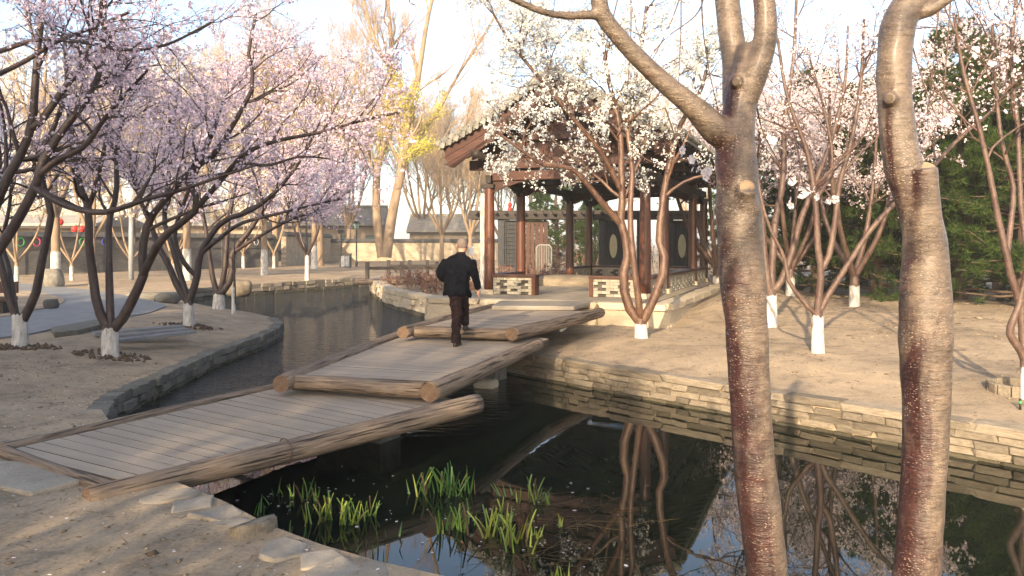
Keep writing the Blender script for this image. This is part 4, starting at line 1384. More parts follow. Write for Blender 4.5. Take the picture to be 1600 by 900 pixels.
for px, py, rz, sc, lb in ((112, 438, 1.4, .95, 'cream blossom tree with thin fork before the dark wall, right of the stone-footed trunk'), (206, 436, 2.2, 1.0, 'cream blossom tree standing beside the grey pole at the dark wall'),
                           (270, 436, 3.9, 1.05, 'cream blossom tree between the grey pole and the tall white-based trunk'), (380, 419, 5.0, 1.2, 'cream blossom tree beside the far end of the dark wall'),
                           (428, 419, .9, 1.2, 'pale blossom tree at the far end of the dark wall by the bollard'), (-30, 436, .2, 1.1, 'cream blossom tree half out of frame before the dark wall')):
    c = copy_tree(B_, at_ground(px, py), rz, sc); c["label"] = lb
D_ = generic_tree('straight_tree', 'straight trunk with tall whitewash and a stone foot before the dark wall', 43, 8.0, 4, 2.2, .12, cherry_spec(1.5, (8, 7, 4), .05, 6, 3), M['bark_far'], M['twig_grey'], M['petal_cream'], 1.5, at_ground(87, 447), .3, 1.0, fork=2.9, size=.035, group='straight whitewashed trunks on the sandy ground')
for px, py, rz, sc, lb in ((292, 438, 1.4, 1.05, 'straight white-based trunk seen between the forked mauve trees'), (413, 430, 2.9, 1.0, 'straight white-based trunk standing before the dark wall corner'),
                           (145, 447, 2.0, .7, 'slim white-based trunk hidden behind the three-trunk mauve tree'),
                           (491, 420, 3.9, 1.1, 'straight white-based trunk left of the litter bin')):
    c = copy_tree(D_, at_ground(px, py), rz, sc); c["label"] = lb
E_ = generic_tree('blossom_tree', 'small mauve tree with bright white base on the far sandy bank', 44, 4.6, 5, 1.8, .07, cspec, BL, BL, M['petal_mauve'], 1.35, at_ground(480, 441), .3, 1.0, fork=1.4, size=.03, group=GL)
p = at_ground(87, 448); rock('trunk_foot_stone', 'squat grey stone at the foot of the straight trunk', (p.x, p.y - .2, .35), (.9, .9, 1.0), .3, ROCKS[0], M['stone_grey'])

# tall bare trees far behind
def bare_spec(s, m=(10, 9, 7, 5)):
    return [dict(b=L(m[0], .25, 1.0, 32, 9, 3.5 * s, 6.5 * s, .5, 9, .07, .06), sides=6),
            dict(b=L(m[1], .2, 1.0, 30, 10, 1.8 * s, 3.6 * s, .5, 7, .08, .07, rmin=.017), sides=4),
            dict(b=L(m[2], .15, 1.0, 28, 10, .9 * s, 2.0 * s, .55, 5, .09, .06, rmin=.011), sides=3),
            dict(b=L(m[3], .1, 1.0, 30, 12, .4 * s, 1.0 * s, .6, 3, .1, .04, rmin=.007), sides=3)]
GW = 'tall bare trees beyond the pond'
W1 = generic_tree('bare_tree', 'tall bare golden tree left of the yellow-budded one', 51, 15, 6, 4.6, .17, bare_spec(1.0, (9, 9, 7, 4)), M['bark_far'], M['twig_far'], None, 0, place(500, 62), .4, 1.05, fork=3.2, group=GW)
for px, d, rz, sc, lb in ((430, 70, 1.7, 1.1, 'bare golden tree rising behind the mauve crowns'), (345, 75, 3.2, 1.0, 'bare tree far behind the dark wall, between mauve trunks'), (735, 68, 4.4, .75, 'smaller bare tree seen left of the pavilion column'),
                          (690, 78, 2.4, .85, 'bare tree far behind the rail bridge'), (780, 84, 5.6, .8, 'bare tree seen through the pavilion front'), (200, 66, .9, .9, 'bare tree behind the lantern house roof'), (60, 72, 2.6, .95, 'bare tree beyond the left end of the dark wall'),
                          (120, 88, 3.9, 1.1, 'tall bare tree behind the lantern house, second from the left edge'), (265, 84, 5.0, 1.1, 'tall bare tree behind the pale house, between mauve crowns'), (395, 92, .3, 1.2, 'tall bare tree far behind the dark wall corner'),
                          (465, 86, 2.0, 1.15, 'tall bare tree behind the sandy house, left side'), (545, 90, 4.9, 1.1, 'tall bare tree behind the sandy house, right side'), (660, 95, 1.1, 1.1, 'tall bare tree behind the willow with yellow shoots'),
                          (715, 100, 3.4, 1.0, 'bare tree behind the low grey-roofed house'), (830, 96, .7, 1.0, 'bare tree behind the pergola, seen past the pavilion columns'), (960, 90, 2.9, 1.0, 'bare tree behind the lattice screen'), (1080, 85, 4.1, 1.0, 'bare tree behind the right end of the pergola')):
    c = copy_tree(W1, place(px, d), rz, sc); c["label"] = lb
# the tree with fresh yellow shoots: two leaning trunks
base = place(612, 60)
root = empty('willow_tree', base); tag(root, 'tall willow with fresh yellow shoots and two thick leaning trunks', 'tree', GW)
st = px_stems(60, [([(597, 402), (592, 370), (588, 320), (590, 260), (606, 200), (612, 130), (610, 50), (600, -60)], 15, 4),
                   ([(603, 402), (612, 340), (622, 290), (632, 240), (640, 190), (655, 110), (668, 30), (690, -60)], 17, 4),
                   ([(630, 245, 1), (650, 220, 1), (680, 180, 1), (720, 110, 1.5), (765, 40, 2), (800, -40, 2)], 6, 3),
                   ([(640, 190, -1), (625, 130, -1.5), (585, 60, -2), (560, -40, -2)], 6, 3),
                   ([(630, 250, -1), (655, 235, -1.5), (700, 215, -2), (750, 190, -2.5)], 5, 2)])
rngw = np.random.default_rng(5)
tree_parts(root, base, st, bare_spec(.8, (10, 8, 7, 4)), 52, M['bark_far'], M['twig_far'], None)
Ps, Rs = stem_arr(st); Ps = Ps - np.array(base)
sa = spawn(rngw, Ps[:2, 5:11], Rs[:2, 5:11], 95, 0, 1, 30, 12, .8, 2.6, .3, 6, .08, .12, rmin=.012)
sb = spawn(rngw, Ps[2:, 0:7], Rs[2:, 0:7], 50, 0, 1, 34, 12, .8, 2.6, .3, 6, .08, .12, rmin=.012)
s1 = (np.concatenate([sa[0], sb[0]]), np.concatenate([sa[1], sb[1]]))
v, f = tubes(s1[0], s1[1], 3)
obj('young_shoots', mesh_arrays('young_shoots', v, [f], True), M['twig_far'], root)
A = along(rngw, s1[0], 42, .0, 1, .14)
obj('leaf_crown', flower_mesh(rngw, A, .05, 4, 'leaf'), M['leaf_yellow'], root)

# ------------------------------------------------------------------ pines
def pine(seed, h, r):
    rng = np.random.default_rng(seed)
    V, F, off = [], [], 0
    tr = np.array([[0, 0, 0], [.05, 0, h * .3], [-.03, .04, h * .65], [0, 0, h]])
    Pn = catmull(tr, 14)[None]; R = np.linspace(.16, .02, 14)[None]
    v, f = tubes(Pn, R, 9); V.append(v); F.append(f); off += len(v)
    n = 150
    t = rng.uniform(.04, .98, n); z = t * h
    a = rng.uniform(0, 2 * math.pi, n)
    Lb = r * (1.05 - t ** 1.3 * .85) * rng.uniform(.7, 1.1, n)
    d = np.stack([np.cos(a), np.sin(a), rng.uniform(-.05, .35, n)], 1)
    st = np.stack([np.zeros(n), np.zeros(n), z], 1)
    P1, R1 = polylines(rng, st, d, Lb, np.full(n, .03) * (1.2 - t), 7, .10, .02)
    v, f = tubes(P1, R1, 4); V.append(v); F.append(f + off); off += len(v)
    P2, R2 = spawn(rng, P1, R1, 9, .25, 1.0, 45, 14, .25, .6, .5, 4, .1, .06, rmin=.006)
    v, f = tubes(P2, R2, 3); V.append(v); F.append(f + off); off += len(v)
    T = np.concatenate([along(rng, P1, 6, .35, 1, .03), along(rng, P2, 5, .2, 1, .02)])
    m = 12
    nd = unit(rng.normal(0, 1, (len(T), m, 3)) + np.array([0, 0, .35]))
    ln = rng.uniform(.10, .19, (len(T), m, 1))
    side = unit(np.cross(nd, rng.normal(0, 1, (len(T), m, 3)))) * .011
    p = T[:, None]
    tri = np.stack([p + side, p - side, p + nd * ln], axis=2).reshape(-1, 3)
    trunk = mesh_arrays('trunk', np.concatenate(V), [np.concatenate(F)], True)
    crown = mesh_arrays('needle_crown', tri, [np.arange(len(tri)).reshape(-1, 3)], False)
    return trunk, crown
pine_me = [pine(61, 6.2, 2.5), pine(62, 5.6, 2.6)]
bark_pine = nmat('pine_bark', (.06, .04, .028), (.12, .085, .06), 5, .9, .6, .02)
def put_pine(label, px, d, k, sc, rz, group='dark pines behind the sunny bank'):
    root = empty('pine_tree', place(px, d) if px is not None else d, rz)
    root.scale = (sc,) * 3
    obj('trunk', pine_me[k][0], bark_pine, root); obj('needle_crown', pine_me[k][1], M['needle'], root)
    tag(root, label, 'pine', group)
    return root
for px, d, k, sc, rz, lb in ((1275, 27, 0, 1.25, .3, 'dark pine behind the long-limbed blossom tree'), (1370, 24.5, 1, 1.3, 1.2, 'pine standing left of the thick bent trunk'), (1500, 22.5, 0, 1.25, 2.4, 'broad pine just right of the thick bent trunk'),
                             (1600, 19.5, 1, 1.2, 4.1, 'pine at the right picture edge behind the tree pit'), (1455, 29, 1, 1.5, 5.2, 'pine half hidden behind the thick bent trunk'), (1225, 33, 0, 1.25, .9, 'pine farthest left of the dark row'),
                             (1690, 24, 0, 1.4, 3.3, 'pine beyond the right picture edge'), (1150, 38, 1, 1.0, 2.2, 'pine seen through the pavilion right side'), (870, 46, 0, 1.15, 1.1, 'green pine seen above the pergola through the pavilion'),
                             (930, 44, 1, .8, 1.7, 'green pine behind the pergola lattice screen'), (1560, 30, 0, 1.5, .5, 'pine behind the broad pine in the right grove'), (1330, 34, 1, 1.5, 3.0, 'pine behind the others, above the tilted limb')):
    put_pine(lb, px, d, k, sc, rz)

# ------------------------------------------------------------------ the two near trunks
def near_trunk(name, label, d, main, limbs, stubs, base_xy, seed, bark_main, cut_n=(0, -1, .2)):
    base = Vector((base_xy[0], base_xy[1], gz1(*base_xy)))
    root = empty(name, base); tag(root, label, 'tree', 'near polished cherry trunks')
    o = np.array(base)
    def tubemesh(pts, ws, n=70, sides=28, amp=.03, sd=0):
        c = catmull([P(p[0], p[1], d + (p[2] if len(p) > 2 else 0)) for p in pts], n) - o
        w = np.interp(np.linspace(0, 1, n), np.linspace(0, 1, len(ws)), ws) / FOC * d / 2
        V, F = tubes(c[None], w[None], sides)
        V = V.reshape(n, sides, 3)
        for i in range(n):
            for j in range(sides):
                q = V[i, j]; rad = q - c[i]
                k = 1 + amp * mnoise.noise(Vector(q * 9) + Vector((sd, 0, 0))) + amp * .8 * mnoise.noise(Vector((q[0] * 22, q[1] * 22, q[2] * 13 + sd)))
                V[i, j] = c[i] + rad * k
        return V.reshape(-1, 3), F
    m = MB()
    def closed(v, f, sides):
        m.add_arr(v, f)
        m.f.setdefault(sides, []).append(np.arange(sides) + m.n - sides)
        m.f.setdefault(sides, []).append(np.arange(sides)[::-1] + m.n - len(v))
    v, f = tubemesh(main[0], main[1], 90, 30, .05, seed); closed(v, f, 30)
    for k, (pts, ws) in enumerate(limbs):
        v, f = tubemesh(pts, ws, 50, 24, .035, seed + k * 3); closed(v, f, 24)
    for k, (a, b, w0, w1) in enumerate(stubs):
        pa = P(*a); pb = P(*b)
        m.tube([q - base for q in (pa, pa.lerp(pb, .4), pa.lerp(pb, .8), pb)], [w0 / FOC * d / 2, (w0 * .6 + w1 * .4) / FOC * d / 2, w1 / FOC * d / 2 * 1.08, w1 / FOC * d / 2], 20)
    tr = m.build('trunk', bark_main, root, True)
    md = tr.modifiers.new('remesh', 'REMESH'); md.mode = 'VOXEL'; md.voxel_size = .0055; md.use_smooth_shade = True
    sm = tr.modifiers.new('smooth', 'SMOOTH'); sm.iterations = 9; sm.factor = .5
    for k, (a, b, w0, w1) in enumerate(stubs):
        pa = P(*a); pb = P(*b); dn = (pb - pa).normalized()
        m = MB(); n = 20; rr = w1 / FOC * d / 2 * (.84 if k == 0 else .6)
        if k == 0: dn = Vector(cut_n).normalized()
        m.tube([pb - base - dn * .03, pb - base + dn * .004], rr, n)
        m.build('cut_face' if k == 0 else 'knot', M['end_pale'] if k == 0 else M['dark_plank_edge'], root)
    return root, base
M['end_pale'] = nmat('pale_cut_wood', (.17, .12, .075), (.36, .265, .17), 25, .85, .8, .006)
F1, f1b = near_trunk('cherry_tree', 'thick polished cherry trunk that forks with a long limb sweeping up left', 2.8,
    ([(1218, 1080), (1208, 960), (1200, 900), (1190, 820), (1178, 720), (1168, 540), (1161, 455), (1153, 322), (1150, 233), (1156, 165), (1166, 110), (1172, 70)], [70, 66, 63, 64, 64, 61, 64, 70, 68, 62, 50, 38]),
    [([(1152, 215), (1120, 203, -.02), (1088, 171, -.05), (1040, 131, -.08), (1000, 93, -.10), (968, 59, -.12), (943, 26, -.14), (936, 0, -.15), (930, -60, -.16)], [56, 46, 35, 30, 28, 26, 26, 25, 20]),
     ([(942, 25, -.14), (931, 23, -.15), (880, 24, -.2), (845, 17, -.25), (800, -2, -.3), (740, -30, -.4)], [16, 13, 11, 10, 9, 8]),
     ([(1160, 160), (1178, 118, -.03), (1190, 85, -.04), (1196, 50, -.05), (1194, 0, -.05), (1180, -90, -.05)], [44, 40, 35, 33, 32, 30]),
     ([(1152, 165, .02), (1148, 100, .06), (1142, 50, .08), (1136, 0, .1), (1125, -100, .12)], [46, 40, 40, 38, 36])],
    [((1158, 335, 2.80), (1167, 293, 2.71), 66, 27), ((1154, 128, 2.80), (1150, 128, 2.735), 34, 18)], (1.02, 2.8), 2.0, M['bark_front'])
F2, f2b = near_trunk('cherry_tree', 'thick cherry trunk at right with a sawn-off stub and a bend near its top', 2.9,
    ([(1420, 1080), (1428, 960), (1432, 900), (1441, 780), (1447, 660), (1446, 540), (1446, 400), (1440, 345), (1424, 295), (1408, 247), (1399, 167), (1397, 100), (1404, 40), (1422, 5), (1448, -30), (1480, -80)], [74, 70, 68, 67, 66, 66, 70, 78, 72, 61, 58, 53, 50, 52, 48, 44]),
    [([(1418, 20), (1450, 15, -.03), (1475, 2, -.05), (1520, -25, -.08)], [30, 22, 14, 11])],
    [((1446, 420, 2.90), (1444, 262, 2.835), 60, 38), ((1396, 160, 2.9), (1390, 153, 2.825), 36, 18)], (1.5, 2.9), 5.0, M['bark_front'], (-.1, -.55, .8))

# hanging flowering twigs of the near tree
def petal_flower():
    m = MB()
    for k in range(5):
        a = k * 2 * math.pi / 5
        pts = []
        for (u, w, h) in ((.12, .05, .02), (.55, .42, .12), (.9, .40, .26), (1.08, .12, .30), (1.08, -.12, .30), (.9, -.40, .26), (.55, -.42, .12), (.12, -.05, .02)):
            pts.append((u * math.cos(a) - w * math.sin(a), u * math.sin(a) + w * math.cos(a), h))
        m.add(pts, [tuple(range(8))])
    return m.mesh('flower', True)
FL_ME = petal_flower(); FL_ME.materials.append(petal_mat('near_petal', [(.84, .76, .76), (.86, .80, .80)], .4))
rngf = np.random.default_rng(9)
def hang(root, base, pts, d, w, flowers, part='hanging_twig', size=.016):
    q = catmull([P(p[0], p[1], d + (p[2] if len(p) > 2 else 0)) for p in pts], 24)
    m = MB(); m.tube([tuple(x - np.array(base)) for x in q], np.linspace(w, w * .5, 24), 6)
    tw = m.build(part, M['bark_right'], root, True)
    for t in flowers:
        for _ in range(int(rngf.integers(1, 3))):
            i = min(int(t * 23), 22)
            pos = q[i] - np.array(base) + rngf.normal(0, .010, 3)
            o = bpy.data.objects.new('flower', FL_ME); C.objects.link(o); o.parent = tw
            o.location = pos; o.scale = (size * rngf.uniform(.8, 1.15),) * 3
            o.rotation_euler = tuple(rngf.uniform(0, 6.28, 3))
for pts, d, fl in (([(1064, -40), (1064, 40), (1062, 90), (1060, 140)], 3.3, (.2, .45, .6, .8, .97)), ([(1096, -40), (1098, 40), (1108, 110), (1122, 172)], 3.1, (.9,)), ([(985, -40), (986, 40), (984, 90), (980, 140)], 3.6, (.3, .6, .9)),
                   ([(1072, -30), (1046, 40), (1020, 92)], 3.4, (.35, .5, .95)), ([(972, -30), (955, 40), (945, 80), (938, 115)], 3.5, (.2, .4, .75, 1)), ([(1180, 150), (1190, 200), (1215, 250), (1240, 285)], 3.0, (.5, .55, .95, 1)),
                   ([(1230, 170), (1248, 240), (1256, 290), (1285, 308), (1312, 312)], 3.1, (.55, .6, .7, .78, .84, .9, .95, 1)), ([(1250, 270), (1246, 300), (1243, 322)], 3.1, (.8, 1)), ([(1104, -30), (1090, 20), (1040, 60), (1012, 95)], 3.2, (.3, .7, 1)),
                   ([(592, -40), (603, 0), (600, 30), (606, 42)], 3.2, (.6, .7, .8, .9, 1)), ([(640, -20), (640, 2), (648, 8)], 3.2, (.8, 1)), ([(1040, 170), (1060, 225), (1085, 262), (1112, 275)], 3.2, (.5, .6, .7, .8, .88, .95, 1))):
    hang(F1, f1b, pts, d, .0035, fl)
for pts, d, fl in (([(1470, -10), (1462, 60), (1456, 130), (1448, 180)], 3.1, (.6, .9)), ([(1485, 5), (1480, 80), (1474, 150), (1472, 190)], 3.2, (.5, .95)), ([(1425, 70), (1440, 120), (1462, 180), (1478, 196)], 3.1, (.8, 1)), ([(1475, 10), (1500, 60), (1540, 90), (1590, 100)], 3.2, (.2, .4, .6, .8, 1))):
    hang(F2, f2b, pts, d, .0035, fl)

# ------------------------------------------------------------------ grove behind the viewer, which shades the near bank
GS = 'trees standing behind the viewpoint'
for i, (x, y, sc, rz) in enumerate([(-15.5, -8, 2.3, .4), (-21, -9, 2.5, 2.0), (-17.5, -14, 2.6, 1.0), (-25, -7, 2.3, 3.3), (-13.2, -15, 2.3, 4.4), (-23, -16, 2.6, 5.1)]):
    put_pine('tall pine of the grove behind the viewpoint', None, Vector((x, y, -.05)), i % 2, sc, rz, GS)
for i, (x, y, rz, sc) in enumerate([(-9.0, -7.5, 2.6, 1.1), (-8.6, -2.2, 4.0, .9), (-4.0, -4.5, 5.5, .85), (-2.4, -2.6, 2.2, .8)]):
    c = copy_tree(E_, Vector((x, y, -.03)), rz, sc); c["label"] = 'mauve blossom tree of the grove behind the viewpoint'; c["group"] = GS

for x, y, sc, rz, lb in ((-6.2, -5.5, .48, .5, 'bare tree behind the viewpoint'),):
    c = copy_tree(W1, Vector((x, y, -.03)), rz, sc); c["label"] = lb; c["group"] = GS

# ------------------------------------------------------------------ far side: walls, houses, lamp, bin, rail bridge
def line_wall(name, label, a, b, h, th, mat_, cap_mat, cat='wall', pier_step=0, cap_h=.3):
    a = Vector(a); b = Vector(b); L_ = (b - a).length; ang = math.atan2((b - a).y, (b - a).x)
    root = empty(name, (a.x, a.y, 0), ang); tag(root, label, cat)
    m = MB(); m.box((L_ / 2, 0, h / 2 - .1), (L_, th, h + .2)); m.build('brickwork', mat_, root)
    m = MB(); m.box((L_ / 2, 0, h + .05), (L_ + .1, th + .18, .10)); m.build('band', cap_mat, root)
    m = MB(); m.prism([(-th / 2 - .22, h + .10), (th / 2 + .22, h + .10), (.05, h + .10 + cap_h), (-.05, h + .10 + cap_h)], 0, L_)
    o = m.build('coping', cap_mat, root); o.rotation_euler = (0, 0, -math.pi / 2)
    if pier_step:
        k = int(L_ / pier_step)
        for i in range(k + 1):
            m = MB(); m.box((i * L_ / k, 0, h / 2), (.5, th + .14, h + .02)); m.build('pier', mat_, root)
    return root
wa = Vector((-34, 37.5, 0)); wb = Vector((-18.6, 60, 0))
dw = line_wall('dark_brick_wall', 'long dark grey brick wall with coping at the left behind the grove', wa, wb, 2.15, .4, M['wall_dark'], M['coping_dark'], pier_step=4.5)
m = MB(); m.box(((wb - wa).length / 2, -.24, 1.55), ((wb - wa).length, .10, .10)); m.build('string_course', M['coping_dark'], dw)
line_wall('tan_brick_wall', 'low tan brick wall beyond the litter bin and lamp', (-19, 80, 0), (-1, 84, 0), 1.9, .4, M['wall_tan'], M['coping_dark'], pier_step=6)
line_wall('tan_brick_wall', 'tan brick wall at the far end of the dark wall', (-18.4, 62, 0), (-19, 80, 0), 2.4, .4, M['wall_tan'], M['coping_dark'])
# hanging rings and lanterns
tw = (wb - wa).normalized(); nw = Vector((tw.y, -tw.x, 0))
def wall_at(px):
    s = (px - 800) / FOC
    # wa + k tw with x = s y
    k = (s * wa.y - wa.x) / (tw.x - s * tw.y)
    return wa + tw * k
for px, col, lb in ((53, 'pink', 'pink ring hanging on the dark wall'), (28, 'green', 'dull green ring at the far left of the dark wall'), (125, 'green', 'bright green ring hanging on the dark wall'), (160, 'blue', 'blue ring hanging on the dark wall'), (245, 'red', 'red ring on the dark wall seen between tree forks'), (396, 'grey', 'pale grey ring near the far end of the dark wall')):
    p = wall_at(px) + nw * .34
    m = MB()
    aa = np.linspace(0, 2 * math.pi, 29)
    m.tube([(.19 * math.cos(t), 0, .24 * math.sin(t)) for t in aa], .035, 8, caps=False)
    m.tube([(0, 0, .26), (0, .1, .42)], .012, 5)
    z = CAM_Z - (378 - HOR) / FOC * p.y
    tag(m.build('hanging_ring', M['ring_' + col], None, True, loc=(p.x, p.y, z), rot=(0, 0, math.atan2(tw.y, tw.x))), lb, 'ring', 'coloured rings on the dark wall')
lathe = [(.0, .22), (.10, .21), (.19, .12), (.21, 0), (.19, -.12), (.10, -.21), (0, -.22)]
lm = MB(); lm.tube([(0, 0, z) for r_, z in lathe], [max(r_, .02) for r_, z in lathe], 14)
lan_me = lm.mesh('lantern', True); lan_me.materials.append(M['ring_red'])
cap = MB(); cap.tube([(0, 0, .22), (0, 0, .27)], .09, 10); cap.tube([(0, 0, -.27), (0, 0, -.22)], .09, 10)
cap.tube([(0, 0, .27), (0, 0, .7)], .008, 4)
cap_me = cap.mesh('lantern_cap', False); cap_me.materials.append(M['oval'])
for px, py, d, lb in ((117, 358, 50, 'red lantern under the house eave, left one of the pair'), (128, 358, 50, 'red lantern under the house eave, right one of the pair'), (94, 347, 50, 'red lantern hanging alone above the dark wall'),
                      (797, 320, 40, 'uppermost red lantern of the string behind the pavilion'), (797, 327, 40, 'middle red lantern of the string behind the pavilion'), (797, 334, 40, 'lowest red lantern of the string behind the pavilion')):
    q = P(px, py, d)
    root = empty('red_lantern', q); tag(root, lb, 'lantern', 'red lanterns')
    sc = 1.0 if d > 45 else .55
    root.scale = (sc,) * 3
    obj('paper_body', lan_me, None, root); obj('cap', cap_me, None, root)

def house(name, label, px0, px1, d, eave_py, ridge_py, mat_wall, depth=6):
    x0, x1 = X(px0, d), X(px1, d)
    ez = CAM_Z - (eave_py - HOR) / FOC * d; rzz = CAM_Z - (ridge_py - HOR) / FOC * d
    root = empty(name, ((x0 + x1) / 2, d, 0)); tag(root, label, 'house')
    w = x1 - x0
    m = MB(); m.box((0, depth / 2, ez / 2), (w - .6, depth, ez)); m.build('wall', mat_wall, root)
    n = 12
    prof = [(-.8, ez - .05), (-.8, ez + .12), (depth / 2, rzz), (depth + .8, ez + .12), (depth + .8, ez - .05)]
    m = MB(); m.prism([(y, z) for y, z in prof], 0, w)
    o = m.build('roof', M['house_roof'], root, loc=(w / 2, 0, 0), rot=(0, 0, math.pi / 2))
    m = MB(); m.box((0, depth / 2, rzz + .1), (w, .35, .3)); m.build('ridge', M['house_roof'], root)
    m = MB(); m.box((0, -.72, ez - .14), (w - .1, .12, .16)); m.build('fascia', M['dark_wood'], root)
    k = max(2, int(w / 3))
    for i in range(k):
        xx = -w / 2 + (i + .5) * w / k
        m = MB(); m.box((xx, -.03, ez * .55), (1.3, .08, 1.1)); wd = m.build('window', M['dark_wood'], root)
        m = MB(); m.box((xx, -.085, ez * .55), (1.1, .03, .9)); m.build('pane', M['lamp_glass'], wd)
    return root
house('low_house', 'low house with grey roof behind the tan wall, left of the pavilion', 636, 762, 92, 362, 336, M['house_wall'])
house('low_house', 'sandy house behind the tan wall beyond the litter bin', 440, 600, 96, 352, 322, M['house_wall'])
house('low_house', 'low house with lanterns behind the dark wall', -60, 160, 52, 352, 332, M['house_wall'])
house('low_house', 'pale house behind the far part of the dark wall', 215, 420, 76, 352, 330, M['house_wall'])

# lamp post
p = ground_point(557, 416)
root = empty('lamp_post', p); tag(root, 'dark lamp post with green lantern head beside the litter bin', 'lamp post')
m = MB(); m.tube([(0, 0, 0), (0, 0, .4), (0, 0, .45), (0, 0, 3.0)], [.11, .10, .06, .05], 12); m.build('pole', M['metal_black'], root, True)
m = MB(); m.tube([(0, 0, 3.0), (0, 0, 3.08), (0, 0, 3.45)], [.10, .16, .24], 6); m.build('lantern_glass', M['lamp_glass'], root)
m = MB(); m.tube([(0, 0, 3.45), (0, 0, 3.5), (0, 0, 3.72), (0, 0, 3.85)], [.32, .32, .08, .02], 6); m.build('lantern_roof', M['metal_black'], root)
p = ground_point(205, 437)
root = empty('grey_pole', p); tag(root, 'plain grey metal pole in front of the dark wall', 'pole')
m = MB(); m.tube([(0, 0, 0), (0, 0, 2), (0, 0, 3.9)], [.13, .12, .11], 12); m.build('shaft', M['metal_grey'], root, True)
m = MB(); m.box((0, 0, 3.6), (.5, .08, .05)); m.build('bracket', M['metal_grey'], root)
# signal post and bin
p = ground_point(533, 418)
root = empty('black_post', p); tag(root, 'black post with a small loudspeaker head beside the litter bin', 'post')
m = MB(); m.tube([(0, 0, 0), (0, 0, 2.6)], .05, 8); m.build('pole', M['metal_black'], root)
m = MB(); m.box((0, 0, 2.72), (.42, .3, .3)); m.build('head', M['metal_black'], root)
p = ground_point(540, 418)
root = empty('litter_bin', p); tag(root, 'twin litter bin with black frame and roof beside the lamp post', 'litter bin')
m = MB(); m.box((-.38, 0, .5), (.06, .4, 1.0)); m.box((.38, 0, .5), (.06, .4, 1.0)); m.box((0, 0, .04), (.8, .42, .08)); m.build('frame', M['metal_black'], root)
m = MB(); m.box((0, 0, 1.03), (.9, .5, .07)); m.build('roof', M['metal_black'], root)
for x in (-.17, .17):
    m = MB(); m.box((x, -.02, .47), (.3, .36, .78)); m.build('bin_body', M['metal_grey'], root)
# cannon-like bollard
p = ground_point(452, 408); root = empty('low_bollard', p); tag(root, 'dark cannon-shaped ornament lying by the wall end', 'ornament')
m = MB(); m.tube([(-1.6, 0, .9), (-.4, 0, .9), (.6, 0, .9), (.9, 0, .9)], [.2, .25, .4, .42], 12); m.build('barrel', M['metal_black'], root, True)
for x in (-.9, .4):
    m = MB(); m.box((x, 0, .35), (.5, .5, .7)); m.build('cradle', M['stone_grey'], root)

# small rail bridge
bd = empty('rail_bridge', P(640, 436, 36)); bd.location.z = 0
tag(bd, 'small timber bridge with brown post rails beyond the pond', 'bridge')
def rel(px, py, d): return P(px, py, d) - bd.location
fr = [P(574, 0, 36), P(628, 0, 36.3), P(683, 0, 36.6)]
bk = [P(607, 0, 39.5), P(640, 0, 39.7), P(668, 0, 39.9), P(715, 0, 40.2)]
dk0 = CAM_Z - (436 - HOR) / FOC * 36
for row in (fr, bk):
    for q in row:
        m = MB(); m.box((q.x - bd.location.x, q.y - bd.location.y, dk0 + .38), (.17, .17, .86)); m.build('post', M['dark_wood'], bd)
    a, b = row[0], row[-1]
    m = MB(); m.bar((a.x - bd.location.x, a.y - bd.location.y, dk0 + .50), (b.x - bd.location.x + .8, b.y - bd.location.y, dk0 + .50), .12, .14); m.build('rail', M['dark_wood'], bd)
for i in range(16):
    x0 = X(566, 36) + i * .36
    m = MB(); m.box((x0 - bd.location.x + .18, 38 - bd.location.y, dk0 - .04), (.34, 4.6, .08)); m.build('plank', M['plank'], bd)
m = MB(); m.tube([(X(558, 36) - bd.location.x, 35.6 - bd.location.y, dk0 - .10), (X(715, 36) - bd.location.x, 35.9 - bd.location.y, dk0 - .10)], .12, 12); m.build('edge_log', M['log'], bd, True)
m = MB(); m.box((X(640, 36) - bd.location.x, 37.9 - bd.location.y, -.25), (2.3, 3.8, .7)); m.build('abutment', M['red_wood_h'], bd)

# pergola with lattice screens behind the pavilion
pg = empty('pergola', (X(860, 34), 34, 0)); tag(pg, 'dark timber pergola with lattice screens behind the pavilion', 'pergola')
def plx(px, d=34): return X(px, d) - pg.location.x
for px, w in ((783, .28), (893, .22), (940, .25), (1000, .25), (1048, .2), (1078, .2)):
    m = MB(); m.box((plx(px), 0, 1.5), (w, w, 3.0)); m.build('post', M['black_wood'], pg)
for y, z in ((-.2, 3.02), (.9, 3.02), (.35, 3.2)):
    m = MB(); m.box((plx(915), y, z), (X(1100, 34) - X(735, 34), .16, .22)); m.build('beam', M['dark_wood'], pg)
for i in range(24):
    m = MB(); m.box((plx(745 + i * 15), .35, 3.18), (.10, 1.9, .12)); m.build('crossbar', M['dark_wood'], pg)
def screen(px0, px1, oval):
    a, b = plx(px0), plx(px1); w = b - a; z0, z1 = .35, 2.85
    o = obj('lattice_screen', None, None, pg, ((a + b) / 2, 0, 0))
    for s in (-1, 1):
        m = MB(); m.box((s * w / 2, 0, (z0 + z1) / 2), (.08, .10, z1 - z0)); m.build('frame', M['black_wood'], o)
    nv = max(3, int(w / .16))
    for i in range(1, nv):
        m = MB(); m.box((-w / 2 + i * w / nv, 0, (z0 + z1) / 2), (.03, .04, z1 - z0)); m.build('slat', M['black_wood'], o)
    for i in range(15):
        m = MB(); m.box((0, .0, z0 + i * (z1 - z0) / 14), (w, .035, .03)); m.build('slat', M['black_wood'], o)
    m = MB(); m.box((0, .06, (z0 + z1) / 2), (w, .02, z1 - z0)); m.build('backing', M['black_wood'], o)
    if oval:
        m = MB(); m.prism([(.17 * math.cos(t) * oval, 1.72 + .52 * math.sin(t)) for t in np.linspace(0, 2 * math.pi, 25)[:-1]], -.10, -.05); m.build('oval_window', M['oval'], o)
screen(789, 812, 0); screen(944, 972, 1.0); screen(1052, 1078, 1.0)
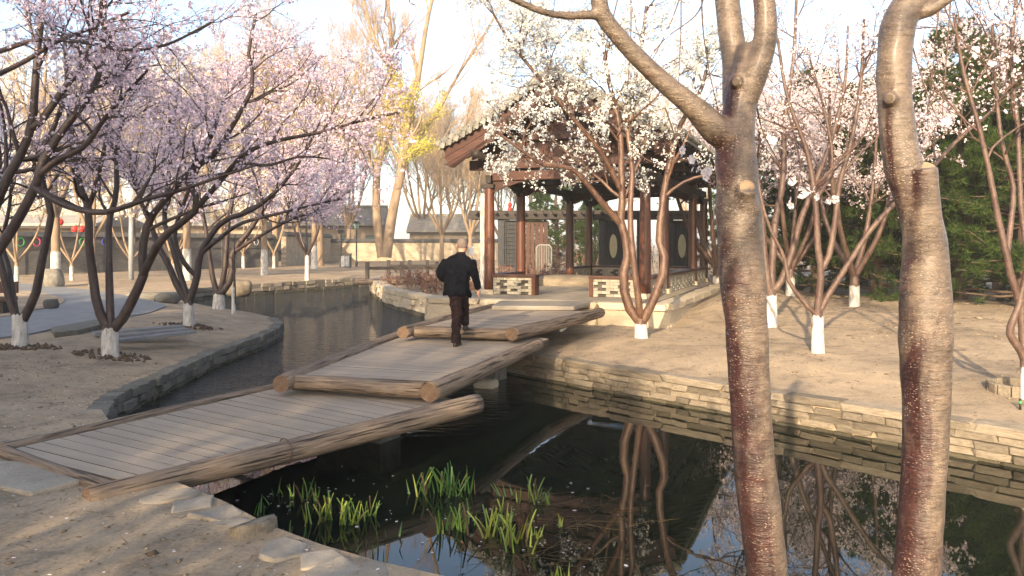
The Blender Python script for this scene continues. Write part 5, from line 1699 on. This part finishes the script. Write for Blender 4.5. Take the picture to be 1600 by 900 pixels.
for i in range(5):
    m = MB(); m.box((plx(825 + i * 7), .1, 1.55), (.17, .06, 2.6)); m.build('board', M['red_wood_h'], pg)
# white metal barrier
gt = empty('metal_barrier', P(850, 412, 31)); gt.location.z = .0; tag(gt, 'white metal crowd barrier standing under the pergola', 'barrier')
m = MB()
w = 24 * 31 / FOC / 2
m.tube([(-w, 0, .25), (-w, 0, 1.68), (-w + .1, 0, 1.78), (w - .1, 0, 1.78), (w, 0, 1.68), (w, 0, .25)], .022, 6); m.tube([(-w, 0, .5), (w, 0, .5)], .018, 6); m.build('frame', M['metal_white'], gt, True)
for i in range(1, 9):
    m = MB(); m.tube([(-w + i * 2 * w / 9, 0, .5), (-w + i * 2 * w / 9, 0, 1.78)], .012, 5); m.build('bar', M['metal_white'], gt)
m = MB(); m.box((-w, 0, .12), (.06, .5, .24)); m.box((w, 0, .12), (.06, .5, .24)); m.build('foot', M['metal_white'], gt)
# pale post behind the front column
q = PAV + PU * (-.55) + PV * 3.2
m = MB(); m.tube([(0, 0, -.1), (0, 0, .6), (.03, 0, 1.5), (0, .02, 2.4), (.02, 0, 3.4)], [.13, .11, .10, .085, .08], 10)
pp = X(754, 24)
tag(m.build('pale_trunk', M['whitewash'], None, True, loc=(pp, 24, 0)), 'pale white bare trunk standing just behind the left front column', 'trunk')

# ------------------------------------------------------------------ dry shrubs
def dry_shrub(label, loc, w, h, n, seed, leaf=True, name='dry_shrub'):
    rng = np.random.default_rng(seed)
    root = empty(name, loc); tag(root, label, 'shrub', 'dry leafless shrubs')
    st = rng.uniform(-1, 1, (n, 3)) * np.array([w / 2, w / 4, 0])
    d = rng.normal(0, .25, (n, 3)) + np.array([0, 0, 1])
    P1, R1 = polylines(rng, st, d, rng.uniform(.6, 1.05, n) * h, np.full(n, .009), 6, .12, .05)
    P2, R2 = spawn(rng, P1, R1, 6, .3, 1, 35, 12, .12, .35, .6, 4, .12, .03, rmin=.005)
    v1, f1 = tubes(P1, R1, 3); v2, f2 = tubes(P2, R2, 3)
    obj('stems', mesh_arrays('stems', np.concatenate([v1, v2]), [np.concatenate([f1, f2 + len(v1)])], True), M['twig_grey'], root)
    if leaf: obj('leaves', flower_mesh(rng, along(rng, P2, 5, .1, 1, .02), .028, 4, 'leaf'), M['dry_red'], root)
for i, (px, d, w, h, lb) in enumerate(((632, 32, 1.6, .9, 'dry reddish shrub at the left of the stone-edged bed'), (665, 30, 1.6, 1.0, 'dry reddish shrub in the stone-edged bed behind the man'), (690, 27, 1.3, .9, 'dry shrub of the bed nearest the pavilion steps'),
                                       (790, 30, 2.0, 1.05, 'dry red-leaved shrub seen between the first pavilion columns'), (832, 29, 1.8, 1.1, 'dry red-leaved shrub left of the step rock in the pavilion'), (868, 30, 1.8, 1.1, 'dry red-leaved shrub under the white barrier'), (752, 26, .9, .7, 'low dry shrub beside the pale trunk'),
                                       (905, 38, 3.0, 2.2, 'tall brown shrub seen behind the pavilion centre'), (1020, 36, 3.0, 2.4, 'tall brown shrub between the lattice screens'), (1140, 30, 2.2, 2.2, 'grey twiggy shrub beside the pavilion right corner'))):
    dry_shrub(lb, place(px, d), w, h, 46, 80 + i)

# ------------------------------------------------------------------ iris clumps in the pond
def blade_mesh(k):
    rng = random.Random(k)
    m = MB(); n = 6
    bend = rng.uniform(-.25, .25); w = .5
    vs = []
    for i in range(n):
        t = i / (n - 1)
        ww = w * (1 - t ** 2.2) + .02
        vs += [(-ww, bend * t * t * 4, t), (0, bend * t * t * 4 + .12, t), (ww, bend * t * t * 4, t)]
    fs = []
    for i in range(n - 1):
        for j in (0, 1): fs.append((i * 3 + j, i * 3 + j + 1, i * 3 + j + 4, i * 3 + j + 3))
    m.add(vs, fs)
    me = m.mesh('leaf', True); me.materials.append(M['iris_' + str(k % 3)]); return me
def iris_mat(i, c0, c1):
    m, nt, b = new_mat('iris_leaf_%d' % i)
    oi = nt.nodes.new("ShaderNodeObjectInfo")
    nt.links.new(ramp(nt, oi.outputs['Random'], [(0, c0), (1, c1)]), b.inputs['Base Color'])
    b.inputs['Roughness'].default_value = .45
    b.inputs['Transmission Weight'].default_value = 0
    b.inputs['Subsurface Weight'].default_value = 0
    return m
M['iris_0'] = iris_mat(0, (.06, .15, .02), (.14, .24, .035)); M['iris_1'] = iris_mat(1, (.15, .23, .03), (.29, .31, .045)); M['iris_2'] = iris_mat(2, (.04, .115, .02), (.085, .18, .03))
BLADES = [blade_mesh(k) for k in range(9)]
DEAD = blade_mesh(10); DEAD.materials.clear(); DEAD.materials.append(M['straw'])
GI = 'green iris clumps in the pond'
CL = [((405, 806), 4, .20, 2, .10, 'sparse dark iris tuft at the far left of the pond plants'), ((440, 778), 9, .19, 2, .15, 'thin iris tuft left of the bright clump under the bridge log'), ((484, 782), 10, .26, 0, .12, 'upright green iris clump nearest under the bridge log'),
      ((512, 812), 22, .30, 1, .22, 'dense bright yellow-green iris clump left of the pond centre'), ((546, 815), 20, .30, 1, .16, 'bright iris clump just right of the densest left one'), ((575, 805), 8, .27, 0, .09, 'slim iris tuft at the right end of the left group'),
      ((457, 849), 8, .20, 0, .14, 'small iris tuft beside the near bank rocks'), ((669, 770), 14, .33, 2, .16, 'dark green iris clump, left half of the pair in mid pond'), ((705, 771), 30, .36, 2, .24, 'tall dark green iris clump standing densest in mid pond'),
      ((697, 832), 14, .30, 0, .16, 'green iris clump in front of the tall dark clump'), ((726, 828), 12, .28, 0, .14, 'green iris clump right of the one before the tall clump'), ((758, 838), 10, .34, 1, .12, 'tall narrow yellow-green iris tuft'),
      ((775, 822), 14, .26, 1, .16, 'yellow-green iris clump behind the brightest right clump'), ((803, 852), 26, .32, 1, .22, 'brightest broad yellow-green iris clump at the right front'), ((793, 775), 6, .26, 2, .10, 'sparse iris tuft beside the dead reeds, far side'),
      ((830, 782), 12, .26, 0, .14, 'iris clump among dead reeds, left one of two'), ((852, 788), 8, .22, 0, .10, 'iris clump among dead reeds, right one of two'), ((874, 824), 5, .14, 1, .06, 'tiny yellow iris tuft at the right edge of the reeds'), ((840, 838), 6, .15, 1, .08, 'small yellow iris tuft low in the dead reeds'),
      ((600, 858), 8, .18, 2, .30, 'scattered short iris shoots over the sky reflection'), ((880, 905), 6, .16, 1, .10, 'small iris shoot at the bottom picture edge')]
ri = random.Random(21)
for (px, py), n, h, k, w, lb in CL:
    p = S(px, py, WATER_Z)
    root = empty('iris_clump', (p.x, p.y, WATER_Z)); tag(root, lb, 'iris', GI)
    for i in range(n):
        o = bpy.data.objects.new('leaf', DEAD if ri.random() < .14 else BLADES[(ri.choice((0, 3, 6)) + (k if ri.random() < .75 else ri.randint(0, 2)))]); C.objects.link(o); o.parent = root
        o.location = (ri.gauss(0, w / 2.4), ri.gauss(0, w / 2.4), -.04)
        s = h * ri.uniform(.35, .82)
        o.scale = (.017 * ri.uniform(.8, 1.2), s * .5, s + .04)
        o.rotation_euler = (ri.gauss(0, .2), ri.gauss(0, .2), ri.uniform(0, 6.28))
# dead reeds lying in the water
rng = np.random.default_rng(33)
def reeds(label, px, py, n, spread, dirx):
    p = S(px, py, WATER_Z)
    st = rng.normal(0, 1, (n, 3)) * np.array([spread[0], spread[1], 0]) + np.array([0, 0, .0])
    d = np.stack([rng.normal(dirx, .5, n), rng.normal(-.1, .5, n), rng.uniform(-.02, .16, n)], 1)
    P1, R1 = polylines(rng, st, d, rng.uniform(.15, .5, n), rng.uniform(.0018, .004, n), 6, .10, -.04)
    P1[..., 2] = np.clip(P1[..., 2] - .004, -.03, .3)
    v, f = tubes(P1, R1, 3)
    o = obj('dead_reeds', mesh_arrays('dead_reeds', v, [f], True), M['straw'], loc=(p.x, p.y, WATER_Z + .004))
    tag(o, label, 'reeds', kind='stuff')
reeds('brown dead reeds half sunk in the pond around the right iris clumps', 860, 805, 110, (.38, .30), .6)
reeds('brown dead reeds sunk below the front iris clumps', 830, 870, 70, (.35, .22), .3)
reeds('dry straw-coloured reeds standing along the far pool edge', 555, 462, 160, (1.7, .7), .1)
# floating and fallen petals
def petals(name, label, pts, size):
    me = flower_mesh(np.random.default_rng(4), pts, size, 5, name)
    co = np.zeros(len(me.vertices) * 3); me.vertices.foreach_get('co', co); co = co.reshape(-1, 5, 3)
    c = co.mean(1, keepdims=True); co[..., 2] = c[..., 2] + (co[..., 2] - c[..., 2]) * .15
    me.vertices.foreach_set('co', co.ravel())
    tag(obj(name, me, M['petal_pink']), label, 'petals', kind='stuff')
n = 900
x = rng.uniform(-7.5, 2, n * 6); y = rng.uniform(3.4, 12, n * 6)
ok = ~in_pond(x, y) & (pond_dist(x, y) > .1)
x, y = x[ok][:n], y[ok][:n]
petals('fallen_petals', 'fallen white petals scattered on the near bare earth', np.stack([x, y, gz(x, y) + .012], 1), .011)
x, y = np.concatenate([rng.normal(-1.7, .5, 60), rng.normal(0, .55, 70)]), np.concatenate([rng.normal(7.0, .5, 60), rng.normal(6.7, .5, 70)])
ok = in_pond(x, y) & (pond_dist(x, y) > .1)
petals('floating_petals', 'white petals floating among the iris clumps', np.stack([x[ok], y[ok], np.full(ok.sum(), WATER_Z + .006)], 1), .014)
# dry litter at the bridge foot and pine litter on the sunny bank
n = 900
x, y = rng.uniform(2, 15, n * 2), rng.uniform(10, 24, n * 2)
ok = ~in_pond(x, y) & (pond_dist(x, y) > .4)
x, y = x[ok][:n], y[ok][:n]
st = np.stack([x, y, gz(x, y) + .012], 1)
P1, R1 = polylines(rng, st, np.stack([rng.normal(0, 1, len(x)), rng.normal(0, 1, len(x)), np.zeros(len(x))], 1), rng.uniform(.05, .22, len(x)), np.full(len(x), .0035), 4, .2, 0)
v, f = tubes(P1, R1, 3)
tag(obj('dry_litter', mesh_arrays('dry_litter', v, [f], True), M['straw']), 'dry twigs and needles strewn on the sunny bank', 'litter', kind='stuff')
n = 520
x, y = rng.uniform(-6.5, 1, n * 4), rng.uniform(3.3, 11, n * 4)
ok = ~in_pond(x, y) & (pond_dist(x, y) > .12)
x, y = x[ok][:n], y[ok][:n]
st = np.stack([x, y, gz(x, y) + .008], 1)
P1, R1 = polylines(rng, st, np.stack([rng.normal(0, 1, len(x)), rng.normal(0, 1, len(x)), np.zeros(len(x))], 1), rng.uniform(.03, .12, len(x)), np.full(len(x), .002), 4, .2, 0)
v, f = tubes(P1, R1, 3)
tag(obj('dry_litter', mesh_arrays('dry_litter', v, [f], True), M['straw']), 'bits of straw and twig on the near shaded earth', 'litter', kind='stuff')

# leaf crumbs, pebbles and petals trodden into both banks
def crumbs(name, label, x0, x1, y0, y1, n, size, mat_, seed, flat=.4):
    rg = np.random.default_rng(seed)
    x, y = rg.uniform(x0, x1, n * 5), rg.uniform(y0, y1, n * 5)
    k = np.array([mnoise.noise(Vector((a * .55 + seed, b * .55, 0))) for a, b in zip(x, y)])
    ok = ~in_pond(x, y) & (pond_dist(x, y) > .15) & (k > rg.uniform(-.45, .35, len(x)))
    x, y = x[ok][:n], y[ok][:n]
    c = np.stack([x, y, gz(x, y) + .004], 1)
    o8 = np.array([(1, 0, 0), (0, 1, 0), (-1, 0, 0), (0, -1, 0), (0, 0, 1), (0, 0, -.5)], float)
    s_ = size * rg.lognormal(0, .45, (len(c), 1, 1))
    V = c[:, None] + o8[None] * s_ * rg.uniform(.6, 1.4, (len(c), 6, 1)) * np.array([1, 1, flat])
    f8 = np.array([(0, 1, 4), (1, 2, 4), (2, 3, 4), (3, 0, 4), (1, 0, 5), (2, 1, 5), (3, 2, 5), (0, 3, 5)])
    F = (f8[None] + (np.arange(len(c)) * 6)[:, None, None]).reshape(-1, 3)
    tag(obj(name, mesh_arrays(name, V.reshape(-1, 3), [F], True), mat_), label, name.split('_')[-1], kind='stuff')
M['crumb'] = petal_mat('trodden_crumb', [(.10, .075, .05), (.20, .155, .105), (.30, .24, .17), (.14, .105, .07)], .0)
crumbs('soil_crumbs', 'small clods and grit on the near shaded earth', -9, 1.5, 3.0, 14, 2600, .011, M['crumb'], 3)
crumbs('soil_crumbs', 'small clods and grit on the sunny bank', -.5, 14, 8, 24, 2600, .014, M['crumb'], 4)
crumbs('leaf_litter', 'brown leaf litter gathered under the pines', 6, 18, 14, 27, 2200, .03, M['crumb'], 6, .25)
# tree pit and stake at the right edge, red bench end at the left edge
q = ground_point(1590, 612)
root = empty('tree_pit', q); tag(root, 'ring of rough earth-brown bricks around the tree at the right edge', 'tree pit')
for i in range(14):
    a = math.pi * 2 * i / 14
    o = bpy.data.objects.new('brick', STONES['stone_tan'][i % 6]); C.objects.link(o); o.parent = root
    o.location = (.1 + .36 * math.cos(a), .05 + .36 * math.sin(a), .03); o.rotation_euler = (.1 * math.sin(i * 3), 0, a + math.pi / 2); o.scale = (.15, .07, .15)
q = ground_point(1594, 640); root = empty('marker_stake', q); tag(root, 'small dark stake with a green band at the right edge', 'stake')
m = MB(); m.tube([(0, 0, -.02), (0, 0, .13)], .014, 10); m.build('shaft', M['metal_black'], root, True)
m = MB(); m.tube([(0, 0, .07), (0, 0, .10)], .017, 10); m.build('band', M['ring_green'], root, True)
q = ground_point(-12, 492); root = empty('red_bench', q); tag(root, 'end of a red-brown wooden bench at the left picture edge', 'bench')
m = MB(); m.box((0, 0, .42), (1.0, .5, .09)); m.build('seat', M['red_wood_h'], root)
for x in (-.35, .35):
    m = MB(); m.box((x, 0, .19), (.12, .4, .38)); m.build('leg', M['dark_wood'], root)
m = MB(); m.box((0, .25, .7), (1.0, .06, .3)); m.build('backrest', M['red_wood_h'], root)
# dug soil rings round the tree feet
for (px, py, lb) in ((32, 543, 'crumbly dug soil around the V-shaped mauve tree'), (172, 556, 'crumbly dug soil around the three-trunk mauve tree'), (295, 510, 'dug soil around the mauve tree leaning to the pond')):
    g = ground_point(px, py); n = 150
    a = rng.uniform(0, 6.28, n); rr = rng.normal(.42, .12, n)
    xx, yy = g.x + rr * np.cos(a) * 1.1, g.y + rr * np.sin(a) * .7
    pts = np.stack([xx, yy, gz(xx, yy) + .01], 1)
    V = []; F = []
    bmv = np.array([(0, 0, 1), (.9, 0, 0), (-.3, .85, 0), (-.4, -.8, 0), (0, 0, -.6)])
    for i, q in enumerate(pts):
        s = rng.uniform(.015, .055); V.append(bmv * s * rng.uniform(.7, 1.3, (5, 3)) + q); k = i * 5
        F += [(k, k + 1, k + 2), (k, k + 2, k + 3), (k, k + 3, k + 1), (k + 4, k + 2, k + 1), (k + 4, k + 3, k + 2), (k + 4, k + 1, k + 3)]
    tag(obj('loose_soil', mesh_arrays('loose_soil', np.concatenate(V), [np.array(F)], True), M['soil'] if 'soil' in M else M['ground']), lb, 'soil', kind='stuff')

# ------------------------------------------------------------------ the walking man, seen from behind
foot = S(713, 541, D2)
man = empty('person', (foot.x, foot.y, D2), math.radians(-4))
tag(man, 'man in a dark navy coat and maroon trousers walking away over the bridge, head bowed', 'person')
def loft(m, secs, sides=24):
    """secs: (x, y, z, rx, ry)"""
    a = np.arange(sides) * 2 * math.pi / sides
    V = []
    for x, y, z, rx, ry in secs:
        c, s_ = np.cos(a), np.sin(a)
        V.append(np.stack([x + rx * np.sign(c) * np.abs(c) ** .85, y + ry * np.sign(s_) * np.abs(s_) ** .85, np.full(sides, z)], 1))
    n = len(secs)
    F = [(i * sides + j, i * sides + (j + 1) % sides, (i + 1) * sides + (j + 1) % sides, (i + 1) * sides + j) for i in range(n - 1) for j in range(sides)]
    F += [tuple(range(sides))[::-1], tuple((n - 1) * sides + j for j in range(sides))]
    m.add(np.concatenate(V), F)
def limb(m, pts, rad, sides=16):
    n = max(14, len(pts) * 4)
    c = catmull(pts, n); r_ = np.interp(np.linspace(0, 1, n), np.linspace(0, 1, len(rad)), rad)
    m.tube(c, r_, sides)
def remesh(o, vox, smooth=4):
    md = o.modifiers.new('remesh', 'REMESH'); md.mode = 'VOXEL'; md.voxel_size = vox; md.use_smooth_shade = True
    sm = o.modifiers.new('smooth', 'SMOOTH'); sm.iterations = smooth; sm.factor = .5
    return o
def folds(o, amp, size):
    tx = bpy.data.textures.new('folds', 'CLOUDS'); tx.noise_scale = size; tx.noise_depth = 1
    d_ = o.modifiers.new('folds', 'DISPLACE'); d_.texture = tx; d_.strength = amp; d_.mid_level = .5; d_.texture_coords = 'LOCAL'
# body: head, neck, trunk, arms with hands, legs
m = MB()
hx, hy = .085, .10
loft(m, [(hx, hy, 1.475, .035, .045), (hx, hy + .005, 1.50, .062, .075), (hx, hy, 1.54, .076, .092), (hx, hy - .005, 1.585, .083, .098), (hx, hy - .012, 1.63, .080, .095), (hx, hy - .018, 1.665, .066, .080), (hx, hy - .022, 1.69, .042, .052), (hx, hy - .024, 1.703, .012, .016)])
loft(m, [(.05, .03, 1.36, .07, .07), (.07, .065, 1.45, .056, .062), (.08, .085, 1.52, .056, .065)])
for s in (-1, 1):   # ears
    limb(m, [(hx + s * .079, hy - .005, 1.545), (hx + s * .094, hy - .018, 1.575), (hx + s * .088, hy - .012, 1.605)], [.010, .017, .012], 10)
limb(m, [(hx + .01, hy + .088, 1.59), (hx + .012, hy + .115, 1.555), (hx + .012, hy + .10, 1.54)], [.012, .017, .013], 10)   # nose
limb(m, [(hx - .03, hy + .085, 1.515), (hx + .01, hy + .098, 1.512), (hx + .05, hy + .08, 1.515)], [.008, .011, .008], 8)      # lips
loft(m, [(.0, 0, .86, .15, .11), (.02, 0, 1.0, .15, .11), (.03, 0, 1.2, .16, .11), (.045, .01, 1.34, .15, .09), (.05, .02, 1.39, .07, .06)])
limb(m, [(.22, .0, 1.32), (.285, -.03, 1.10), (.325, .02, .98), (.34, .05, .90)], [.05, .042, .034, .028])
limb(m, [(-.16, .0, 1.32), (-.245, -.02, 1.12), (-.20, .16, 1.06), (-.12, .24, 1.10)], [.05, .042, .034, .028])
def hand(m, w, d, side):
    w = Vector(w); d = Vector(d).normalized()
    lat = Vector((0, 1, 0)) if abs(d.y) < .7 else Vector((1, 0, 0))
    lat = (lat - d * lat.dot(d)).normalized()
    limb(m, [w, w + d * .045, w + d * .085], [.026, .032, .030], 12)
    for k, (o_, ln) in enumerate(((-.026, .062), (-.009, .074), (.009, .070), (.025, .056))):
        b = w + d * .08 + lat * o_
        cu = d.cross(lat) * side
        limb(m, [b, b + d * ln * .5 + cu * .006, b + d * ln * .85 + cu * .024], [.0095, .009, .0075], 8)
    limb(m, [w + d * .03 + lat * .024, w + d * .055 + lat * .050, w + d * .095 + lat * .052], [.012, .011, .009], 8)
hand(m, (.341, .053, .885), (.03, .10, -1), 1)
hand(m, (-.115, .245, 1.105), (.8, .5, .25), -1)
limb(m, [(.02, -.01, .90), (.015, .02, .50), (.0, .0, .12), (.0, .02, .06)], [.075, .055, .04, .04])
limb(m, [(.05, .02, .90), (.075, .24, .62), (.085, .40, .33), (.085, .46, .27)], [.075, .055, .04, .04])
body = m.build('body', M['skin'], man, True); remesh(body, .009, 3)
# cropped grey hair
m = MB()
loft(m, [(hx, hy - .030, 1.545, .078, .070), (hx, hy - .026, 1.585, .087, .083), (hx, hy - .026, 1.63, .085, .086), (hx, hy - .026, 1.668, .071, .074), (hx, hy - .027, 1.697, .045, .048), (hx, hy - .027, 1.710, .012, .012)])
h = m.build('hair', M['hair'], man, True); remesh(h, .008, 2)
# coat with sleeves, collar and split hem
m = MB()
loft(m, [(.0, .0, .80, .215, .150), (.0, .0, .84, .213, .150), (.005, .0, 1.0, .200, .142), (.02, .0, 1.15, .205, .145), (.035, .0, 1.27, .225, .14), (.04, .0, 1.345, .222, .122), (.045, .012, 1.40, .165, .095), (.055, .03, 1.435, .095, .078), (.062, .045, 1.455, .075, .070)])
limb(m, [(.225, .0, 1.345), (.265, -.025, 1.24), (.295, -.04, 1.12), (.325, .0, 1.00), (.342, .045, .905)], [.082, .078, .066, .060, .050])
limb(m, [(-.14, .0, 1.345), (-.205, -.02, 1.25), (-.245, -.03, 1.13), (-.215, .12, 1.06), (-.14, .22, 1.09)], [.082, .080, .070, .060, .050])
limb(m, [(.19, .02, .86), (.215, .03, .80), (.21, .04, .76)], [.04, .03, .02])
coat = m.build('coat', M['coat'], man, True); remesh(coat, .012, 5); folds(coat, .03, .12)
m = MB(); loft(m, [(.062, .045, 1.44, .080, .075), (.068, .055, 1.475, .070, .074), (.07, .06, 1.485, .064, .07)]); c2 = m.build('collar', M['trousers'], man, True); remesh(c2, .010, 2)
# trousers
m = MB()
loft(m, [(.01, .0, .96, .165, .125), (.01, .0, .86, .17, .13), (.02, .0, .78, .15, .12)])
limb(m, [(-.01, -.01, .86), (-.005, .01, .66), (.005, .02, .48), (.0, .0, .28), (-.005, -.01, .10), (-.005, -.005, .055)], [.118, .105, .085, .078, .074, .078])
limb(m, [(.075, .03, .86), (.085, .19, .68), (.085, .30, .55), (.085, .35, .42), (.085, .40, .30)], [.115, .10, .082, .074, .070])
tr = m.build('trousers', M['trousers'], man, True); remesh(tr, .012, 3); folds(tr, .035, .07)
for (x, y, z, rz) in ((-.005, -.02, 0.0, .25), (.085, .42, .203, 0)):
    m = MB()
    ca, sa = math.cos(rz), math.sin(rz)
    loft(m, [(0, .06, .002, .045, .135), (0, .06, .03, .047, .138), (0, .05, .055, .043, .12), (0, .01, .085, .040, .065), (0, -.005, .11, .040, .045)], 18)
    s = m.build('shoe', M['shoe'], man, True, loc=(x, y, z), rot=(0, 0, -rz)); remesh(s, .008, 3)
# small white thing held in front at the shoulder
m = MB(); m.box((0, 0, 0), (.075, .012, .14))
q = P(736, 392, 12.45)
ph = m.build('phone', M['white_plastic'], None, loc=(q.x, q.y, q.z), rot=(.3, 0, .5)); tag(ph, 'small white phone the man holds up before him', 'phone')

# ------------------------------------------------------------------ haze over the park
hm = bpy.data.materials.new('haze'); hm.use_nodes = True
hn = hm.node_tree; hn.nodes.clear()
ho = hn.nodes.new('ShaderNodeOutputMaterial'); hv = hn.nodes.new('ShaderNodeVolumePrincipled')
hv.inputs['Color'].default_value = (.93, .93, .95, 1); hv.inputs['Density'].default_value = HAZE
hv.inputs['Anisotropy'].default_value = 0.0
hn.links.new(hv.outputs[0], ho.inputs['Volume'])
m = MB(); m.box((0, 300, 11.8), (1260, 1260, 27.5))
tag(m.build('haze', hm), 'pale spring haze filling the park air', 'haze', kind='stuff')
